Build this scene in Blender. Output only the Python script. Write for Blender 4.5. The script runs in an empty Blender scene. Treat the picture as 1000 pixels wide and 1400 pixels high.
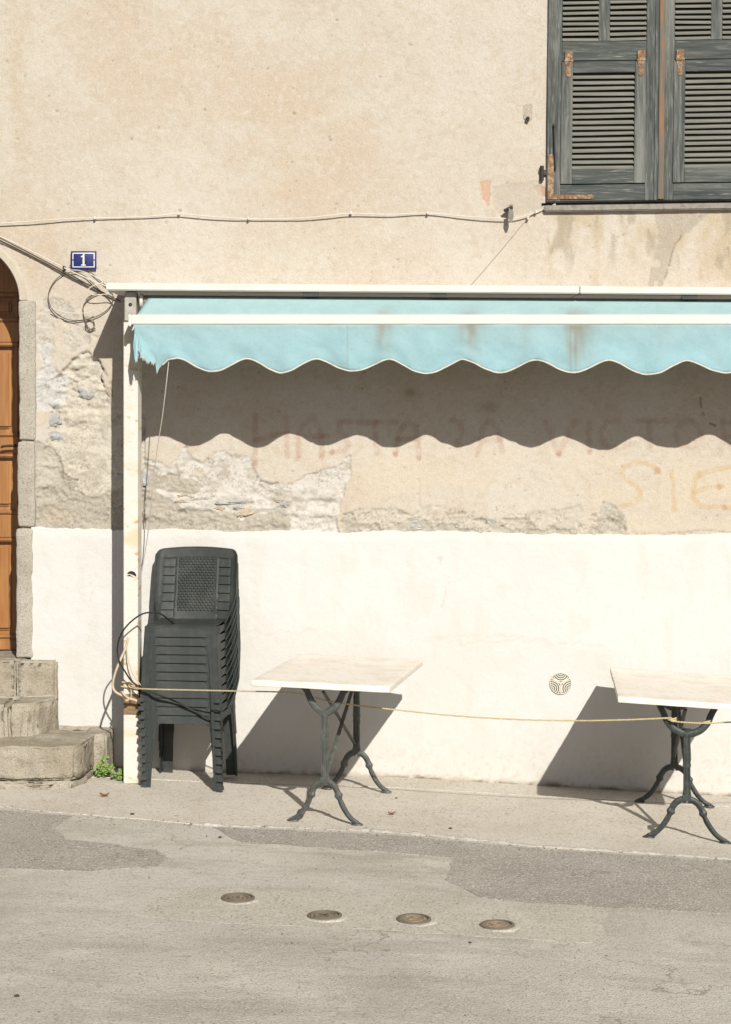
import bpy, bmesh, math, random
import numpy as np
from mathutils import Vector, Matrix, Quaternion, noise as mnoise

random.seed(7)
scene = bpy.context.scene
COL = scene.collection
R = math.radians

# ------------------------------------------------------------------ camera, sky, sun, exposure
F, ZW, CH = 2500.0, 10.96, 2.02          # focal length (px of a 1000 px wide picture), distance to the wall, eye height
cam_d = bpy.data.cameras.new('camera')
cam = bpy.data.objects.new('camera', cam_d)
COL.objects.link(cam)
cam.location = (0, -ZW, CH)
cam.rotation_euler = (R(90), 0, 0)
cam_d.sensor_fit = 'HORIZONTAL'
cam_d.sensor_width = 36
cam_d.lens = 36 * F / 1000
cam_d.shift_y = -0.1
cam_d.clip_end = 500
scene.camera = cam

SUN = Vector((-0.28, 1.0, -0.64))       # direction in which sunlight travels
world = bpy.data.worlds.new('World')
scene.world = world
world.use_nodes = True
wn, wl = world.node_tree.nodes, world.node_tree.links
sky = wn.new('ShaderNodeTexSky')
sky.sky_type = 'NISHITA'
sky.sun_disc = False
sky.sun_elevation = math.atan2(0.64, math.hypot(1, 0.28))
sky.sun_rotation = math.atan2(0.28, -1.0)
sky.air_density = 0.42
sky.dust_density = 1.5
sky.ozone_density = 0.6
bg = wn['Background']
bg.inputs['Strength'].default_value = 0.05
wl.new(sky.outputs[0], bg.inputs['Color'])
sun_d = bpy.data.lights.new('sun', 'SUN')
sun_d.energy = 5.0
sun_d.angle = R(0.5)
sun_d.color = (1.0, 0.945, 0.85)
sun = bpy.data.objects.new('sun', sun_d)
sun.rotation_euler = SUN.to_track_quat('-Z', 'Y').to_euler()
sun.location = (3, -8, 9)
COL.objects.link(sun)
vs_ = scene.view_settings
vs_.view_transform = 'Standard'
vs_.look = 'None'
vs_.gamma = 1
vs_.use_curve_mapping = False
vs_.exposure = 0.27


# ------------------------------------------------------------------ helpers
def P(px, py, d):
    """A point measured in the photograph at a distance d in front of the wall."""
    Z = ZW - d
    return Vector(((px - 500) * Z / F, -d, CH - (py - 600) * Z / F))


WPX = F / ZW                              # px per metre on the wall plane
GX = [-40, -3, -1.4, -0.75, 0.17, 1.0, 2.19, 40]
GZ = [0.7, 0.075, 0.043, 0.012, -0.012, -0.062, -0.129, -1.9]


def gz(x):
    return float(np.interp(x, GX, GZ))


def G(px, py):
    """The ground point seen at a place in the photograph."""
    x = 0.0
    for _ in range(20):
        Z = (CH - gz(x)) * F / (py - 600)
        x = (px - 500) * Z / F
    return Vector((x, Z - ZW, gz(x)))


def root_loc(p):
    l = Vector((0, 0, 0))
    while p is not None:
        l += Vector(p.location)
        p = p.parent
    return l


def thing(name, label, cat, loc=(0, 0, 0), rotz=0, group=None):
    o = bpy.data.objects.new(name, None)
    COL.objects.link(o)
    o.location = loc
    o.rotation_euler = (0, 0, rotz)
    o['label'] = label
    o['category'] = cat
    if group:
        o['group'] = group
    return o


def tag(o, label=None, cat=None, group=None, kind=None):
    if label: o['label'] = label
    if cat: o['category'] = cat
    if group: o['group'] = group
    if kind: o['kind'] = kind
    return o


def catmull(pts, n=6):
    pts = [Vector(p) for p in pts]
    out = []
    for i in range(len(pts) - 1):
        p0 = pts[max(i - 1, 0)]; p1 = pts[i]; p2 = pts[i + 1]; p3 = pts[min(i + 2, len(pts) - 1)]
        for k in range(n):
            t = k / n
            out.append(0.5 * ((2 * p1) + (p2 - p0) * t + (2 * p0 - 5 * p1 + 4 * p2 - p3) * t * t + (3 * p1 - p0 - 3 * p2 + p3) * t ** 3))
    out.append(pts[-1])
    return out


class MB:
    def __init__(self):
        self.v, self.f = [], []

    def add(self, vs, fs):
        b = len(self.v)
        self.v += [Vector(p) for p in vs]
        self.f += [tuple(b + i for i in f) for f in fs]
        return self

    def box(self, c, s, rot=None):
        c = Vector(c)
        vs = []
        for z in (-.5, .5):
            for x, y in ((-.5, -.5), (.5, -.5), (.5, .5), (-.5, .5)):
                p = Vector((x * s[0], y * s[1], z * s[2]))
                if rot is not None: p = rot @ p
                vs.append(c + p)
        return self.add(vs, [(3, 2, 1, 0), (4, 5, 6, 7), (0, 1, 5, 4), (1, 2, 6, 5), (2, 3, 7, 6), (3, 0, 4, 7)])

    def hexa(self, vs):
        return self.add(vs, [(3, 2, 1, 0), (4, 5, 6, 7), (0, 1, 5, 4), (1, 2, 6, 5), (2, 3, 7, 6), (3, 0, 4, 7)])

    def tube(self, pts, r, n=6, closed=False, flat=None):
        pts = [Vector(p) for p in pts]
        m = len(pts)
        rs = r if isinstance(r, (list, tuple)) else [r] * m
        tang = []
        for i in range(m):
            a = pts[(i - 1) % m] if (closed or i > 0) else pts[i]
            b = pts[(i + 1) % m] if (closed or i < m - 1) else pts[i]
            t = b - a
            tang.append(t.normalized() if t.length > 1e-9 else Vector((0, 0, 1)))
        up = Vector((0, 1, 0)) if abs(tang[0].y) < .9 else Vector((1, 0, 0))
        nrm = (up - tang[0] * up.dot(tang[0])).normalized()
        vs, fs = [], []
        for i in range(m):
            if i:
                nrm = nrm - tang[i] * nrm.dot(tang[i])
                if nrm.length < 1e-6: nrm = tang[i].orthogonal()
                nrm.normalize()
            bi = tang[i].cross(nrm)
            for k in range(n):
                a = 2 * math.pi * k / n
                fa, fb = (1, 1) if flat is None else flat
                vs.append(pts[i] + (nrm * math.cos(a) * fa + bi * math.sin(a) * fb) * rs[i])
        for i in range(m if closed else m - 1):
            j = (i + 1) % m
            for k in range(n):
                fs.append((i * n + k, i * n + (k + 1) % n, j * n + (k + 1) % n, j * n + k))
        if not closed:
            fs.append(tuple(range(n - 1, -1, -1)))
            fs.append(tuple((m - 1) * n + k for k in range(n)))
        return self.add(vs, fs)

    def prism(self, poly, depth, fn):
        """poly: 2-D outline; fn(a, b, w) -> 3-D; extruded w from 0 to depth."""
        n = len(poly)
        vs = [fn(a, b, 0) for a, b in poly] + [fn(a, b, depth) for a, b in poly]
        fs = [tuple(range(n)), tuple(range(2 * n - 1, n - 1, -1))]
        fs += [(i, i + n, (i + 1) % n + n, (i + 1) % n) for i in range(n)]
        return self.add(vs, fs)

    def lathe(self, prof, n, mat=None, cap=True):
        vs, fs = [], []
        m = len(prof)
        for r, z in prof:
            for k in range(n):
                a = 2 * math.pi * k / n
                p = Vector((r * math.cos(a), r * math.sin(a), z))
                vs.append(mat @ p if mat is not None else p)
        for i in range(m - 1):
            for k in range(n):
                fs.append((i * n + k, i * n + (k + 1) % n, (i + 1) * n + (k + 1) % n, (i + 1) * n + k))
        if cap:
            fs.append(tuple(range(n - 1, -1, -1)))
            fs.append(tuple((m - 1) * n + k for k in range(n)))
        return self.add(vs, fs)

    def grid(self, nu, nv, fn):
        vs = [fn(i / nu, j / nv) for j in range(nv + 1) for i in range(nu + 1)]
        w = nu + 1
        fs = [(j * w + i, j * w + i + 1, (j + 1) * w + i + 1, (j + 1) * w + i) for j in range(nv) for i in range(nu)]
        return self.add(vs, fs)

    def shell(self, nu, nv, fn, off):
        """A closed sheet: fn(u, v) and the same moved by off(u, v)."""
        g = nu + 1
        a = [Vector(fn(i / nu, j / nv)) for j in range(nv + 1) for i in range(nu + 1)]
        o = off if callable(off) else (lambda u, v: Vector(off))
        b = [a[j * g + i] + o(i / nu, j / nv) for j in range(nv + 1) for i in range(nu + 1)]
        N = len(a)
        fs = []
        for j in range(nv):
            for i in range(nu):
                q = (j * g + i, j * g + i + 1, (j + 1) * g + i + 1, (j + 1) * g + i)
                fs.append(q)
                fs.append(tuple(N + k for k in reversed(q)))
        rim = [i for i in range(nu)] + [j * g + nu for j in range(nv)] + [nv * g + i for i in range(nu, 0, -1)] + [j * g for j in range(nv, 0, -1)]
        for k in range(len(rim)):
            p, q = rim[k], rim[(k + 1) % len(rim)]
            fs.append((q, p, N + p, N + q))
        return self.add(a + b, fs)

    def block(self, c, h, r, seg=.03, warp=None, amp=0, freq=8, seed=0):
        """A rounded, slightly uneven block with half extents h."""
        c = Vector(c); h = Vector(h)
        idx, vs, fs = {}, [], []
        n = [max(2, min(40, int(2 * h[i] / seg))) for i in range(3)]

        def lin(i, k):
            s = [-h[i], -h[i] + r * .35, -h[i] + r]
            inner = [-h[i] + r + (2 * h[i] - 2 * r) * q / k for q in range(1, k)]
            return s + inner + [h[i] - r, h[i] - r * .35, h[i]]
        L = [lin(i, n[i]) for i in range(3)]

        def vert(p):
            key = (round(p[0], 6), round(p[1], 6), round(p[2], 6))
            if key in idx: return idx[key]
            q = Vector([max(-(h[i] - r), min(h[i] - r, p[i])) for i in range(3)])
            dlt = Vector(p) - q
            w = q + dlt.normalized() * r if dlt.length > 1e-9 else q
            nn = dlt.normalized() if dlt.length > 1e-9 else Vector((0, 0, 0))
            w = w + c
            if warp: w = warp(w)
            if amp:
                w = w + nn * amp * (mnoise.fractal(w * freq + Vector((seed, 0, seed)), 0.8, 2.1, 4))
            idx[key] = len(vs)
            vs.append(w)
            return idx[key]
        for ax in range(3):
            a, b = (ax + 1) % 3, (ax + 2) % 3
            for sgn in (-1, 1):
                for i in range(len(L[a]) - 1):
                    for j in range(len(L[b]) - 1):
                        q = []
                        for ii, jj in ((i, j), (i + 1, j), (i + 1, j + 1), (i, j + 1)):
                            p = [0, 0, 0]
                            p[ax] = sgn * h[ax]; p[a] = L[a][ii]; p[b] = L[b][jj]
                            q.append(vert(p))
                        fs.append(tuple(q if sgn > 0 else reversed(q)))
        return self.add(vs, fs)

    def build(self, name, mat, parent=None, smooth=False, bevel=0, local=False):
        off = Vector((0, 0, 0)) if (local or parent is None) else root_loc(parent)
        me = bpy.data.meshes.new(name)
        me.from_pydata([tuple(p - off) for p in self.v], [], self.f)
        bm = bmesh.new(); bm.from_mesh(me)
        if bevel:
            bmesh.ops.remove_doubles(bm, verts=bm.verts, dist=1e-6)
            bmesh.ops.bevel(bm, geom=list(bm.edges), offset=bevel, segments=2, affect='EDGES', clamp_overlap=True)
        bmesh.ops.recalc_face_normals(bm, faces=bm.faces)
        bm.to_mesh(me); bm.free()
        if smooth:
            me.polygons.foreach_set('use_smooth', [True] * len(me.polygons))
            if smooth != 'all':
                me.set_sharp_from_angle(angle=R(40))
        me.materials.append(mat)
        o = bpy.data.objects.new(name, me)
        COL.objects.link(o)
        o.parent = parent
        return o


def copy_tree(o, parent=None):
    c = o.copy()
    COL.objects.link(c)
    c.parent = parent
    for ch in list(o.children):
        copy_tree(ch, c)
    return c


# ------------------------------------------------------------------ materials
KA = .70                                  # overall level of the base colours against the exposure


def M(name, col, rough=.85, var=(), bump=(), spec=.3, attr=None, metal=0, stretch=None, cracks=(), sheen=0):
    """col, then layers (scale, detail, colour, low, high[, amount]) mixed in by noise; bump layers (scale, strength, distance[, detail])."""
    k = lambda c: tuple(q * KA for q in c)
    m = bpy.data.materials.new(name)
    m.use_nodes = True
    nt = m.node_tree; N, Lk = nt.nodes, nt.links
    b = N['Principled BSDF']
    tc = N.new('ShaderNodeTexCoord')
    co = tc.outputs['Object']
    if stretch:
        mp = N.new('ShaderNodeMapping'); mp.inputs['Scale'].default_value = stretch
        Lk.new(co, mp.inputs[0]); co = mp.outputs[0]
    if attr:
        at = N.new('ShaderNodeAttribute'); at.attribute_name = attr
        cur = at.outputs['Color']
    else:
        rgb = N.new('ShaderNodeRGB'); rgb.outputs[0].default_value = (*k(col), 1)
        cur = rgb.outputs[0]
    for i, L in enumerate(var):
        sc, det, c2, lo, hi = L[:5]
        amt = L[5] if len(L) > 5 else 1
        mode = L[6] if len(L) > 6 else 'MIX'
        nz = N.new('ShaderNodeTexNoise'); nz.inputs['Scale'].default_value = sc; nz.inputs['Detail'].default_value = det
        nz.inputs['Roughness'].default_value = .6
        mpp = N.new('ShaderNodeVectorMath'); mpp.operation = 'ADD'; mpp.inputs[1].default_value = (i * 3.7 + .3, i * 1.9, i * 5.1)
        src = co
        if len(L) > 7:
            ms = N.new('ShaderNodeMapping'); ms.inputs['Scale'].default_value = L[7]; Lk.new(co, ms.inputs[0]); src = ms.outputs[0]
        Lk.new(src, mpp.inputs[0]); Lk.new(mpp.outputs[0], nz.inputs['Vector'])
        mr = N.new('ShaderNodeMapRange'); mr.inputs['From Min'].default_value = lo; mr.inputs['From Max'].default_value = hi
        mr.inputs['To Max'].default_value = amt
        Lk.new(nz.outputs['Fac'], mr.inputs['Value'])
        mx = N.new('ShaderNodeMix'); mx.data_type = 'RGBA'; mx.blend_type = mode
        Lk.new(mr.outputs[0], mx.inputs[0]); Lk.new(cur, mx.inputs[6]); mx.inputs[7].default_value = (*(c2 if mode == 'MULTIPLY' else k(c2)), 1)
        cur = mx.outputs[2]
    for sc, wd, c2, lo in cracks:         # meandering hairlines, broken up by a second noise
        nz = N.new('ShaderNodeTexNoise'); nz.inputs['Scale'].default_value = sc; nz.inputs['Detail'].default_value = 6; nz.inputs['Roughness'].default_value = .55
        Lk.new(co, nz.inputs['Vector'])
        a1 = N.new('ShaderNodeMath'); a1.operation = 'SUBTRACT'; a1.inputs[1].default_value = .5; Lk.new(nz.outputs['Fac'], a1.inputs[0])
        a2 = N.new('ShaderNodeMath'); a2.operation = 'ABSOLUTE'; Lk.new(a1.outputs[0], a2.inputs[0])
        mr = N.new('ShaderNodeMapRange'); mr.inputs['From Max'].default_value = wd; mr.inputs['To Min'].default_value = 1; mr.inputs['To Max'].default_value = 0; Lk.new(a2.outputs[0], mr.inputs['Value'])
        n2 = N.new('ShaderNodeTexNoise'); n2.inputs['Scale'].default_value = sc * 1.7; n2.inputs['Detail'].default_value = 3
        m2 = N.new('ShaderNodeMapRange'); m2.inputs['From Min'].default_value = lo; m2.inputs['From Max'].default_value = lo + .06; m2.inputs['To Max'].default_value = .75
        ad = N.new('ShaderNodeVectorMath'); ad.operation = 'ADD'; ad.inputs[1].default_value = (7.7, 3.3, 0); Lk.new(co, ad.inputs[0]); Lk.new(ad.outputs[0], n2.inputs['Vector']); Lk.new(n2.outputs['Fac'], m2.inputs['Value'])
        mu = N.new('ShaderNodeMath'); mu.operation = 'MULTIPLY'; Lk.new(mr.outputs[0], mu.inputs[0]); Lk.new(m2.outputs[0], mu.inputs[1])
        mx = N.new('ShaderNodeMix'); mx.data_type = 'RGBA'; Lk.new(mu.outputs[0], mx.inputs[0]); Lk.new(cur, mx.inputs[6]); mx.inputs[7].default_value = (*k(c2), 1)
        cur = mx.outputs[2]
    Lk.new(cur, b.inputs['Base Color'])
    b.inputs['Roughness'].default_value = rough
    b.inputs['Specular IOR Level'].default_value = spec
    b.inputs['Metallic'].default_value = metal
    prev = None
    for i, L in enumerate(bump):
        sc, st, di = L[:3]
        det = L[3] if len(L) > 3 else 3
        nz = N.new('ShaderNodeTexNoise'); nz.inputs['Scale'].default_value = sc; nz.inputs['Detail'].default_value = det
        Lk.new(co, nz.inputs['Vector'])
        bp = N.new('ShaderNodeBump'); bp.inputs['Strength'].default_value = st; bp.inputs['Distance'].default_value = di
        Lk.new(nz.outputs['Fac'], bp.inputs['Height'])
        if prev: Lk.new(prev, bp.inputs['Normal'])
        prev = bp.outputs[0]
    if prev: Lk.new(prev, b.inputs['Normal'])
    return m


m_wall = M('lime_plaster', (.6, .5, .38), .95, attr='Col', spec=.1,
           var=[(230, 2, (.80, .78, .74), .52, .70, .75, 'MULTIPLY'), (85, 3, (.86, .84, .80), .50, .68, .6, 'MULTIPLY'), (150, 2, (1.0, .99, .95), .60, .72, .35)],
           bump=[(90, .45, .005, 4), (260, .5, .003, 2)])
m_dado = M('white_limewash', (.8, .77, .7), .95, attr='Col', spec=.1,
           var=[(200, 2, (.90, .88, .85), .52, .72, .5, 'MULTIPLY')],
           bump=[(70, .4, .004, 4), (220, .4, .0025, 2)])
m_granite = M('granite', (.50, .47, .405), .9, spec=.2,
              var=[(6, 4, (.41, .375, .315), .42, .68, .8), (150, 2, (.20, .18, .16), .54, .66, .75), (120, 2, (.66, .62, .55), .58, .72, .7)],
              bump=[(90, .6, .008, 4), (20, .4, .01, 3)])
m_step = M('weathered_step_stone', (.415, .365, .275), .92, spec=.2,
           var=[(4, 6, (.34, .305, .24), .42, .62, .85), (2.5, 5, (.53, .49, .415), .48, .66, .85), (13, 6, (.25, .22, .175), .56, .70, .75), (150, 2, (.16, .14, .11), .55, .68, .7), (120, 2, (.58, .52, .42), .58, .72, .7)],
           bump=[(90, .7, .010, 4), (22, .5, .014, 4)])
m_mortar = M('mortar', (.50, .46, .39), .95, var=[(30, 4, (.37, .335, .28), .45, .7, .8)], bump=[(60, .5, .006, 4)])
m_fieldstone = M('blue_grey_fieldstone', (.43, .43, .425), .8, var=[(14, 4, (.62, .61, .58), .5, .62), (30, 4, (.27, .28, .30), .5, .65, .7)], bump=[(40, .5, .01, 4)])
m_tanstone = M('tan_fieldstone', (.60, .51, .38), .9, var=[(14, 4, (.48, .40, .30), .45, .65)], bump=[(40, .5, .01, 4)])
m_street = M('worn_concrete_street', (.66, .632, .575), .92, spec=.2,
             var=[(.9, 7, (.545, .515, .455), .42, .60, .95), (2.7, 8, (.73, .70, .635), .55, .68, .9), (3.2, 6, (.47, .435, .37), .52, .66, .75, 'MIX', (.35, 1.5, 1)), (5, 7, (.70, .66, .58), .56, .68, .7, 'MIX', (.4, 1.3, 1)), (14, 6, (.46, .42, .35), .58, .70, .7), (90, 3, (.32, .29, .245), .53, .67, .85), (110, 2, (.80, .76, .68), .56, .68, .8)],
             bump=[(130, .8, .007, 3), (25, .35, .008, 3)], cracks=[(.55, .003, (.26, .235, .20), .46), (1.3, .003, (.30, .275, .235), .53)])
m_asphalt = M('grey_asphalt_patch', (.51, .482, .435), .93, spec=.2,
              var=[(3, 6, (.43, .40, .355), .42, .62, .85), (1.3, 5, (.545, .51, .45), .5, .66, .8), (95, 2, (.26, .24, .21), .51, .64, .85), (80, 2, (.80, .76, .69), .57, .67, .85), (40, 2, (.70, .665, .60), .62, .68, .8), (6, 6, (.37, .34, .295), .60, .70, .7)],
              bump=[(100, .9, .012, 3)], cracks=[(.9, .003, (.22, .20, .175), .52)])
m_trench = M('trench_concrete', (.63, .592, .515), .92, spec=.2,
             var=[(3, 7, (.54, .505, .435), .45, .63, .85), (8, 6, (.70, .66, .58), .55, .68, .7), (75, 3, (.33, .305, .26), .52, .65, .9), (95, 2, (.82, .78, .70), .56, .68, .8)], bump=[(130, .7, .006, 3)])
m_pave = M('pavement_concrete', (.715, .675, .60), .93, spec=.2,
           var=[(2, 6, (.615, .57, .485), .42, .63, .85), (9, 6, (.56, .51, .425), .56, .70, .7), (55, 2, (.33, .285, .22), .60, .68, .95), (90, 2, (.86, .81, .72), .53, .66, .8), (120, 2, (.42, .375, .30), .56, .66, .8)],
           bump=[(70, -.7, .008, 3), (200, .5, .004, 2)], cracks=[(1.1, .0022, (.36, .31, .25), .52)])
m_kerb = M('pale_kerb', (.50, .48, .44), .9, var=[(9, 5, (.50, .47, .41), .45, .58, .9), (26, 4, (.64, .62, .58), .52, .66, .8), (110, 2, (.36, .33, .28), .55, .68, .7)], bump=[(60, .7, .008, 4)])
m_door = M('varnished_door_wood', (.43, .20, .06), .42, spec=.5, stretch=(1, 1, .06),
           var=[(60, 4, (.34, .12, .024), .42, .66, .85), (16, 3, (.54, .28, .10), .5, .7, .7), (5, 5, (.30, .15, .065), .54, .68, .6)], bump=[(80, .15, .002, 3)])
m_iron = M('dark_iron', (.035, .03, .027), .6, spec=.4, var=[(40, 3, (.10, .06, .035), .5, .7, .7)], bump=[(120, .3, .002)])
m_rust = M('rusty_iron', (.27, .155, .085), .9, var=[(45, 4, (.46, .37, .26), .46, .60, .85), (70, 3, (.14, .07, .04), .52, .66, .8)], bump=[(150, .5, .002)])
m_shut = M('weathered_green_paint', (.088, .101, .096), .85, stretch=(1, 1, .07), spec=.25,
           var=[(90, 6, (.21, .22, .205), .46, .64, .85), (25, 4, (.048, .062, .060), .5, .65, .8), (5, 6, (.30, .31, .29), .50, .64, .75), (9, 6, (.20, .17, .13), .60, .70, .5), (120, 4, (.42, .42, .39), .60, .72, .6)], bump=[(120, .5, .003, 4)])
m_shuth = M('weathered_green_paint_crosswise', (.083, .097, .093), .85, stretch=(.07, 1, 1), spec=.25,
            var=[(90, 6, (.18, .19, .178), .48, .66, .8), (25, 4, (.045, .058, .058), .5, .65, .8), (5, 6, (.25, .26, .245), .52, .66, .65), (9, 6, (.19, .16, .125), .60, .70, .5), (120, 4, (.42, .42, .39), .60, .72, .6)], bump=[(120, .5, .003, 4)])
m_slat = M('weathered_slat_wood', (.235, .240, .212), .88, stretch=(.07, 1, 1), spec=.2,
           var=[(60, 5, (.335, .32, .28), .48, .64, .8), (110, 4, (.22, .225, .195), .54, .68, .7)], bump=[(120, .4, .002, 4)])
m_redwood = M('bare_reddish_wood', (.17, .16, .14), .88, stretch=(1, 1, .05),
              var=[(30, 4, (.40, .19, .075), .44, .58, .9), (90, 4, (.13, .13, .12), .54, .66, .8)], bump=[(120, .4, .002)])
m_ledge = M('grey_ledge', (.36, .34, .30), .85, var=[(30, 4, (.22, .20, .17), .45, .65, .8)], bump=[(60, .4, .004)])
m_white = M('white_painted_metal', (.80, .78, .73), .5, spec=.4, var=[(7, 4, (.70, .67, .60), .52, .72, .7), (50, 3, (.62, .56, .45), .62, .75, .5)], bump=[(30, .08, .003)])
m_grey = M('grey_metal_bracket', (.50, .48, .44), .6, var=[(20, 3, (.36, .34, .30), .45, .65, .7)])
m_steelroll = M('roller_tube', (.25, .25, .23), .6)
m_cloth = M('turquoise_awning_cloth', (.33, .63, .64), .9, attr='Col', spec=.1, sheen=0,
            var=[(9, 5, (.91, .94, .94), .42, .68, .9, 'MULTIPLY'), (260, 2, (.86, .90, .91), .48, .66, .8, 'MULTIPLY'), (45, 4, (.92, .92, .90), .54, .7, .8, 'MULTIPLY')], bump=[(300, .15, .001, 1), (14, .4, .012, 4)])
m_pipe = M('cream_piping', (.74, .72, .65), .9, var=[(40, 3, (.56, .52, .44), .5, .7, .7)])
m_resin = M('dark_grey_resin', (.042, .050, .049), .55, spec=.25, var=[(30, 4, (.060, .068, .065), .45, .7, .8), (6, 6, (.092, .095, .086), .5, .70, .7)], bump=[(400, .06, .001, 2)])
m_marble = M('cream_stone_top', (1.02, .975, .885), .6, spec=.3, var=[(5, 6, (.92, .855, .74), .46, .62, .9), (22, 5, (.78, .70, .57), .57, .68, .65), (70, 3, (.60, .52, .40), .64, .70, .7), (60, 3, (.56, .50, .41), .62, .74, .6)], bump=[(80, .15, .002)])
m_ironA = M('grey_green_cast_iron', (.085, .094, .088), .5, spec=.4, var=[(35, 4, (.15, .162, .153), .48, .66, .8), (60, 3, (.07, .062, .052), .54, .66, .75)], bump=[(120, .3, .002)])
m_ironB = M('black_green_cast_iron', (.035, .045, .042), .5, spec=.45, var=[(35, 4, (.075, .09, .085), .46, .66, .8), (60, 3, (.09, .07, .05), .62, .72, .5)], bump=[(120, .3, .002)])
m_rope = M('yellowed_rope', (.66, .54, .30), .9, var=[(60, 3, (.74, .66, .47), .45, .65, .8), (150, 2, (.40, .31, .15), .55, .68, .7)], bump=[(200, .4, .002)])
m_cord = M('grey_white_cord', (.66, .62, .54), .9, var=[(60, 3, (.45, .40, .33), .5, .7, .7)])
m_wire = M('painted_wire', (.74, .69, .60), .8, var=[(20, 3, (.80, .77, .71), .45, .65, .8)])
m_black = M('black_cable_rubber', (.028, .027, .025), .6)
m_wire_shadow = M('brown_wire_shadow', (.15, .12, .09), .7)  # for the dark tubes that mostly stand in for wire shadows
m_beige = M('beige_cable_sheath', (.66, .55, .40), .7, var=[(30, 3, (.54, .43, .29), .5, .7, .8)])
m_blue = M('blue_enamel', (.022, .035, .17), .25, spec=.5, var=[(30, 3, (.035, .045, .20), .45, .7, .7)])
m_enamel = M('white_enamel', (.80, .79, .74), .3, spec=.5)
m_vent = M('cream_plastic', (.76, .73, .64), .6)
m_gap_shade = M('gap_shade', (.012, .011, .01), 1, spec=0)
m_leaf = M('weed_leaf', (.19, .32, .07), .6, spec=.3, var=[(60, 3, (.32, .45, .15), .45, .62, .9), (90, 2, (.05, .11, .025), .52, .66, .8)])
m_dry = M('dry_leaf', (.34, .17, .05), .8, var=[(60, 3, (.18, .09, .04), .45, .7, .8)])
m_peb = M('dark_pebble', (.07, .06, .05), .9)
m_cover = M('brown_iron_cover', (.30, .235, .155), .75, spec=.3, var=[(40, 4, (.42, .34, .23), .45, .65, .8), (90, 3, (.14, .115, .085), .52, .68, .8)], bump=[(150, .4, .002)])
m_coverd = M('dark_iron_ring', (.19, .165, .13), .8, var=[(60, 4, (.20, .17, .13), .5, .68, .7)], bump=[(150, .4, .002)])
m_wood = M('brown_wood_band', (.25, .165, .09), .9, stretch=(.3, 1, 1), var=[(60, 4, (.38, .27, .16), .45, .66, .8), (110, 3, (.12, .08, .05), .55, .7, .7)], bump=[(120, .5, .003)])


def post_material():
    m = M('white_post_paint_with_rust', (.80, .78, .72), .55, spec=.35, stretch=(1, 1, 2.2),
          var=[(4, 5, (.74, .63, .40), .53, .66, .8), (9, 5, (.66, .43, .15), .585, .65, .9), (60, 3, (.66, .63, .57), .52, .70, .6)], bump=[(60, .2, .002)])
    return m


m_post = post_material()

# ------------------------------------------------------------------ numpy noise
_tb = np.random.default_rng(11).random((16, 256, 256))


def vn(x, y, s=0):
    xi = np.floor(x).astype(int); yi = np.floor(y).astype(int)
    fx = x - xi; fy = y - yi
    fx = fx * fx * (3 - 2 * fx); fy = fy * fy * (3 - 2 * fy)
    t = _tb[s % 16]
    a = t[xi & 255, yi & 255]; b = t[(xi + 1) & 255, yi & 255]
    c = t[xi & 255, (yi + 1) & 255]; d = t[(xi + 1) & 255, (yi + 1) & 255]
    return (a * (1 - fx) + b * fx) * (1 - fy) + (c * (1 - fx) + d * fx) * fy


def fbm(x, y, o=4, s=0, g=.5):
    r = np.zeros_like(x); amp = 1; tot = 0
    for i in range(o):
        r += amp * vn(x * 2 ** i + 17.3 * i, y * 2 ** i + 9.1 * i, s + i)
        tot += amp; amp *= g
    return r / tot


def sstep(a, b, x):
    t = np.clip((x - a) / (b - a), 0, 1)
    return t * t * (3 - 2 * t)


def inpoly(poly, x, y):
    r = np.zeros(x.shape, bool)
    n = len(poly)
    for i in range(n):
        x0, y0 = poly[i]; x1, y1 = poly[(i + 1) % n]
        if y0 == y1: continue
        c = ((y0 > y) != (y1 > y)) & (x < (x1 - x0) * (y - y0) / (y1 - y0) + x0)
        r ^= c
    return r


def dseg(pl, x, y):
    r = np.full(x.shape, 1e9)
    for (x0, y0), (x1, y1) in zip(pl[:-1], pl[1:]):
        dx, dy = x1 - x0, y1 - y0
        t = np.clip(((x - x0) * dx + (y - y0) * dy) / (dx * dx + dy * dy + 1e-9), 0, 1)
        r = np.minimum(r, np.hypot(x - x0 - t * dx, y - y0 - t * dy))
    return r


def field_mesh(name, us, vs, H, C, mat, parent, keep=None, top_fold=None):
    """A sheet on the wall plane: us, vs in photo px on that plane, H metres proud of it, C base colours."""
    U, V = np.meshgrid(us, vs)
    X = (U - 500) / WPX; Zc = CH - (V - 600) / WPX; Y = -H
    nv, nu = U.shape
    co = np.stack([X, Y, Zc], -1).reshape(-1, 3).astype(np.float32)
    i = np.arange(nv * nu).reshape(nv, nu)
    q = np.stack([i[1:, :-1], i[1:, 1:], i[:-1, 1:], i[:-1, :-1]], -1)
    if keep is not None:
        k = keep[1:, :-1] & keep[1:, 1:] & keep[:-1, 1:] & keep[:-1, :-1]
        q = q[k]
    q = q.reshape(-1, 4)
    me = bpy.data.meshes.new(name)
    me.vertices.add(len(co)); me.vertices.foreach_set('co', (co - np.array(root_loc(parent), dtype=np.float32)).ravel())
    me.loops.add(q.size); me.loops.foreach_set('vertex_index', q.ravel().astype(np.int32))
    me.polygons.add(len(q)); me.polygons.foreach_set('loop_start', np.arange(0, q.size, 4, dtype=np.int32))
    me.update(calc_edges=True); me.validate()
    me.polygons.foreach_set('use_smooth', [True] * len(me.polygons))
    a = me.color_attributes.new('Col', 'FLOAT_COLOR', 'POINT')
    a.data.foreach_set('color', np.concatenate([C.reshape(-1, 3) * KA, np.ones((len(co), 1))], 1).astype(np.float32).ravel())
    me.materials.append(mat)
    o = bpy.data.objects.new(name, me)
    COL.objects.link(o); o.parent = parent
    return o


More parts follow.
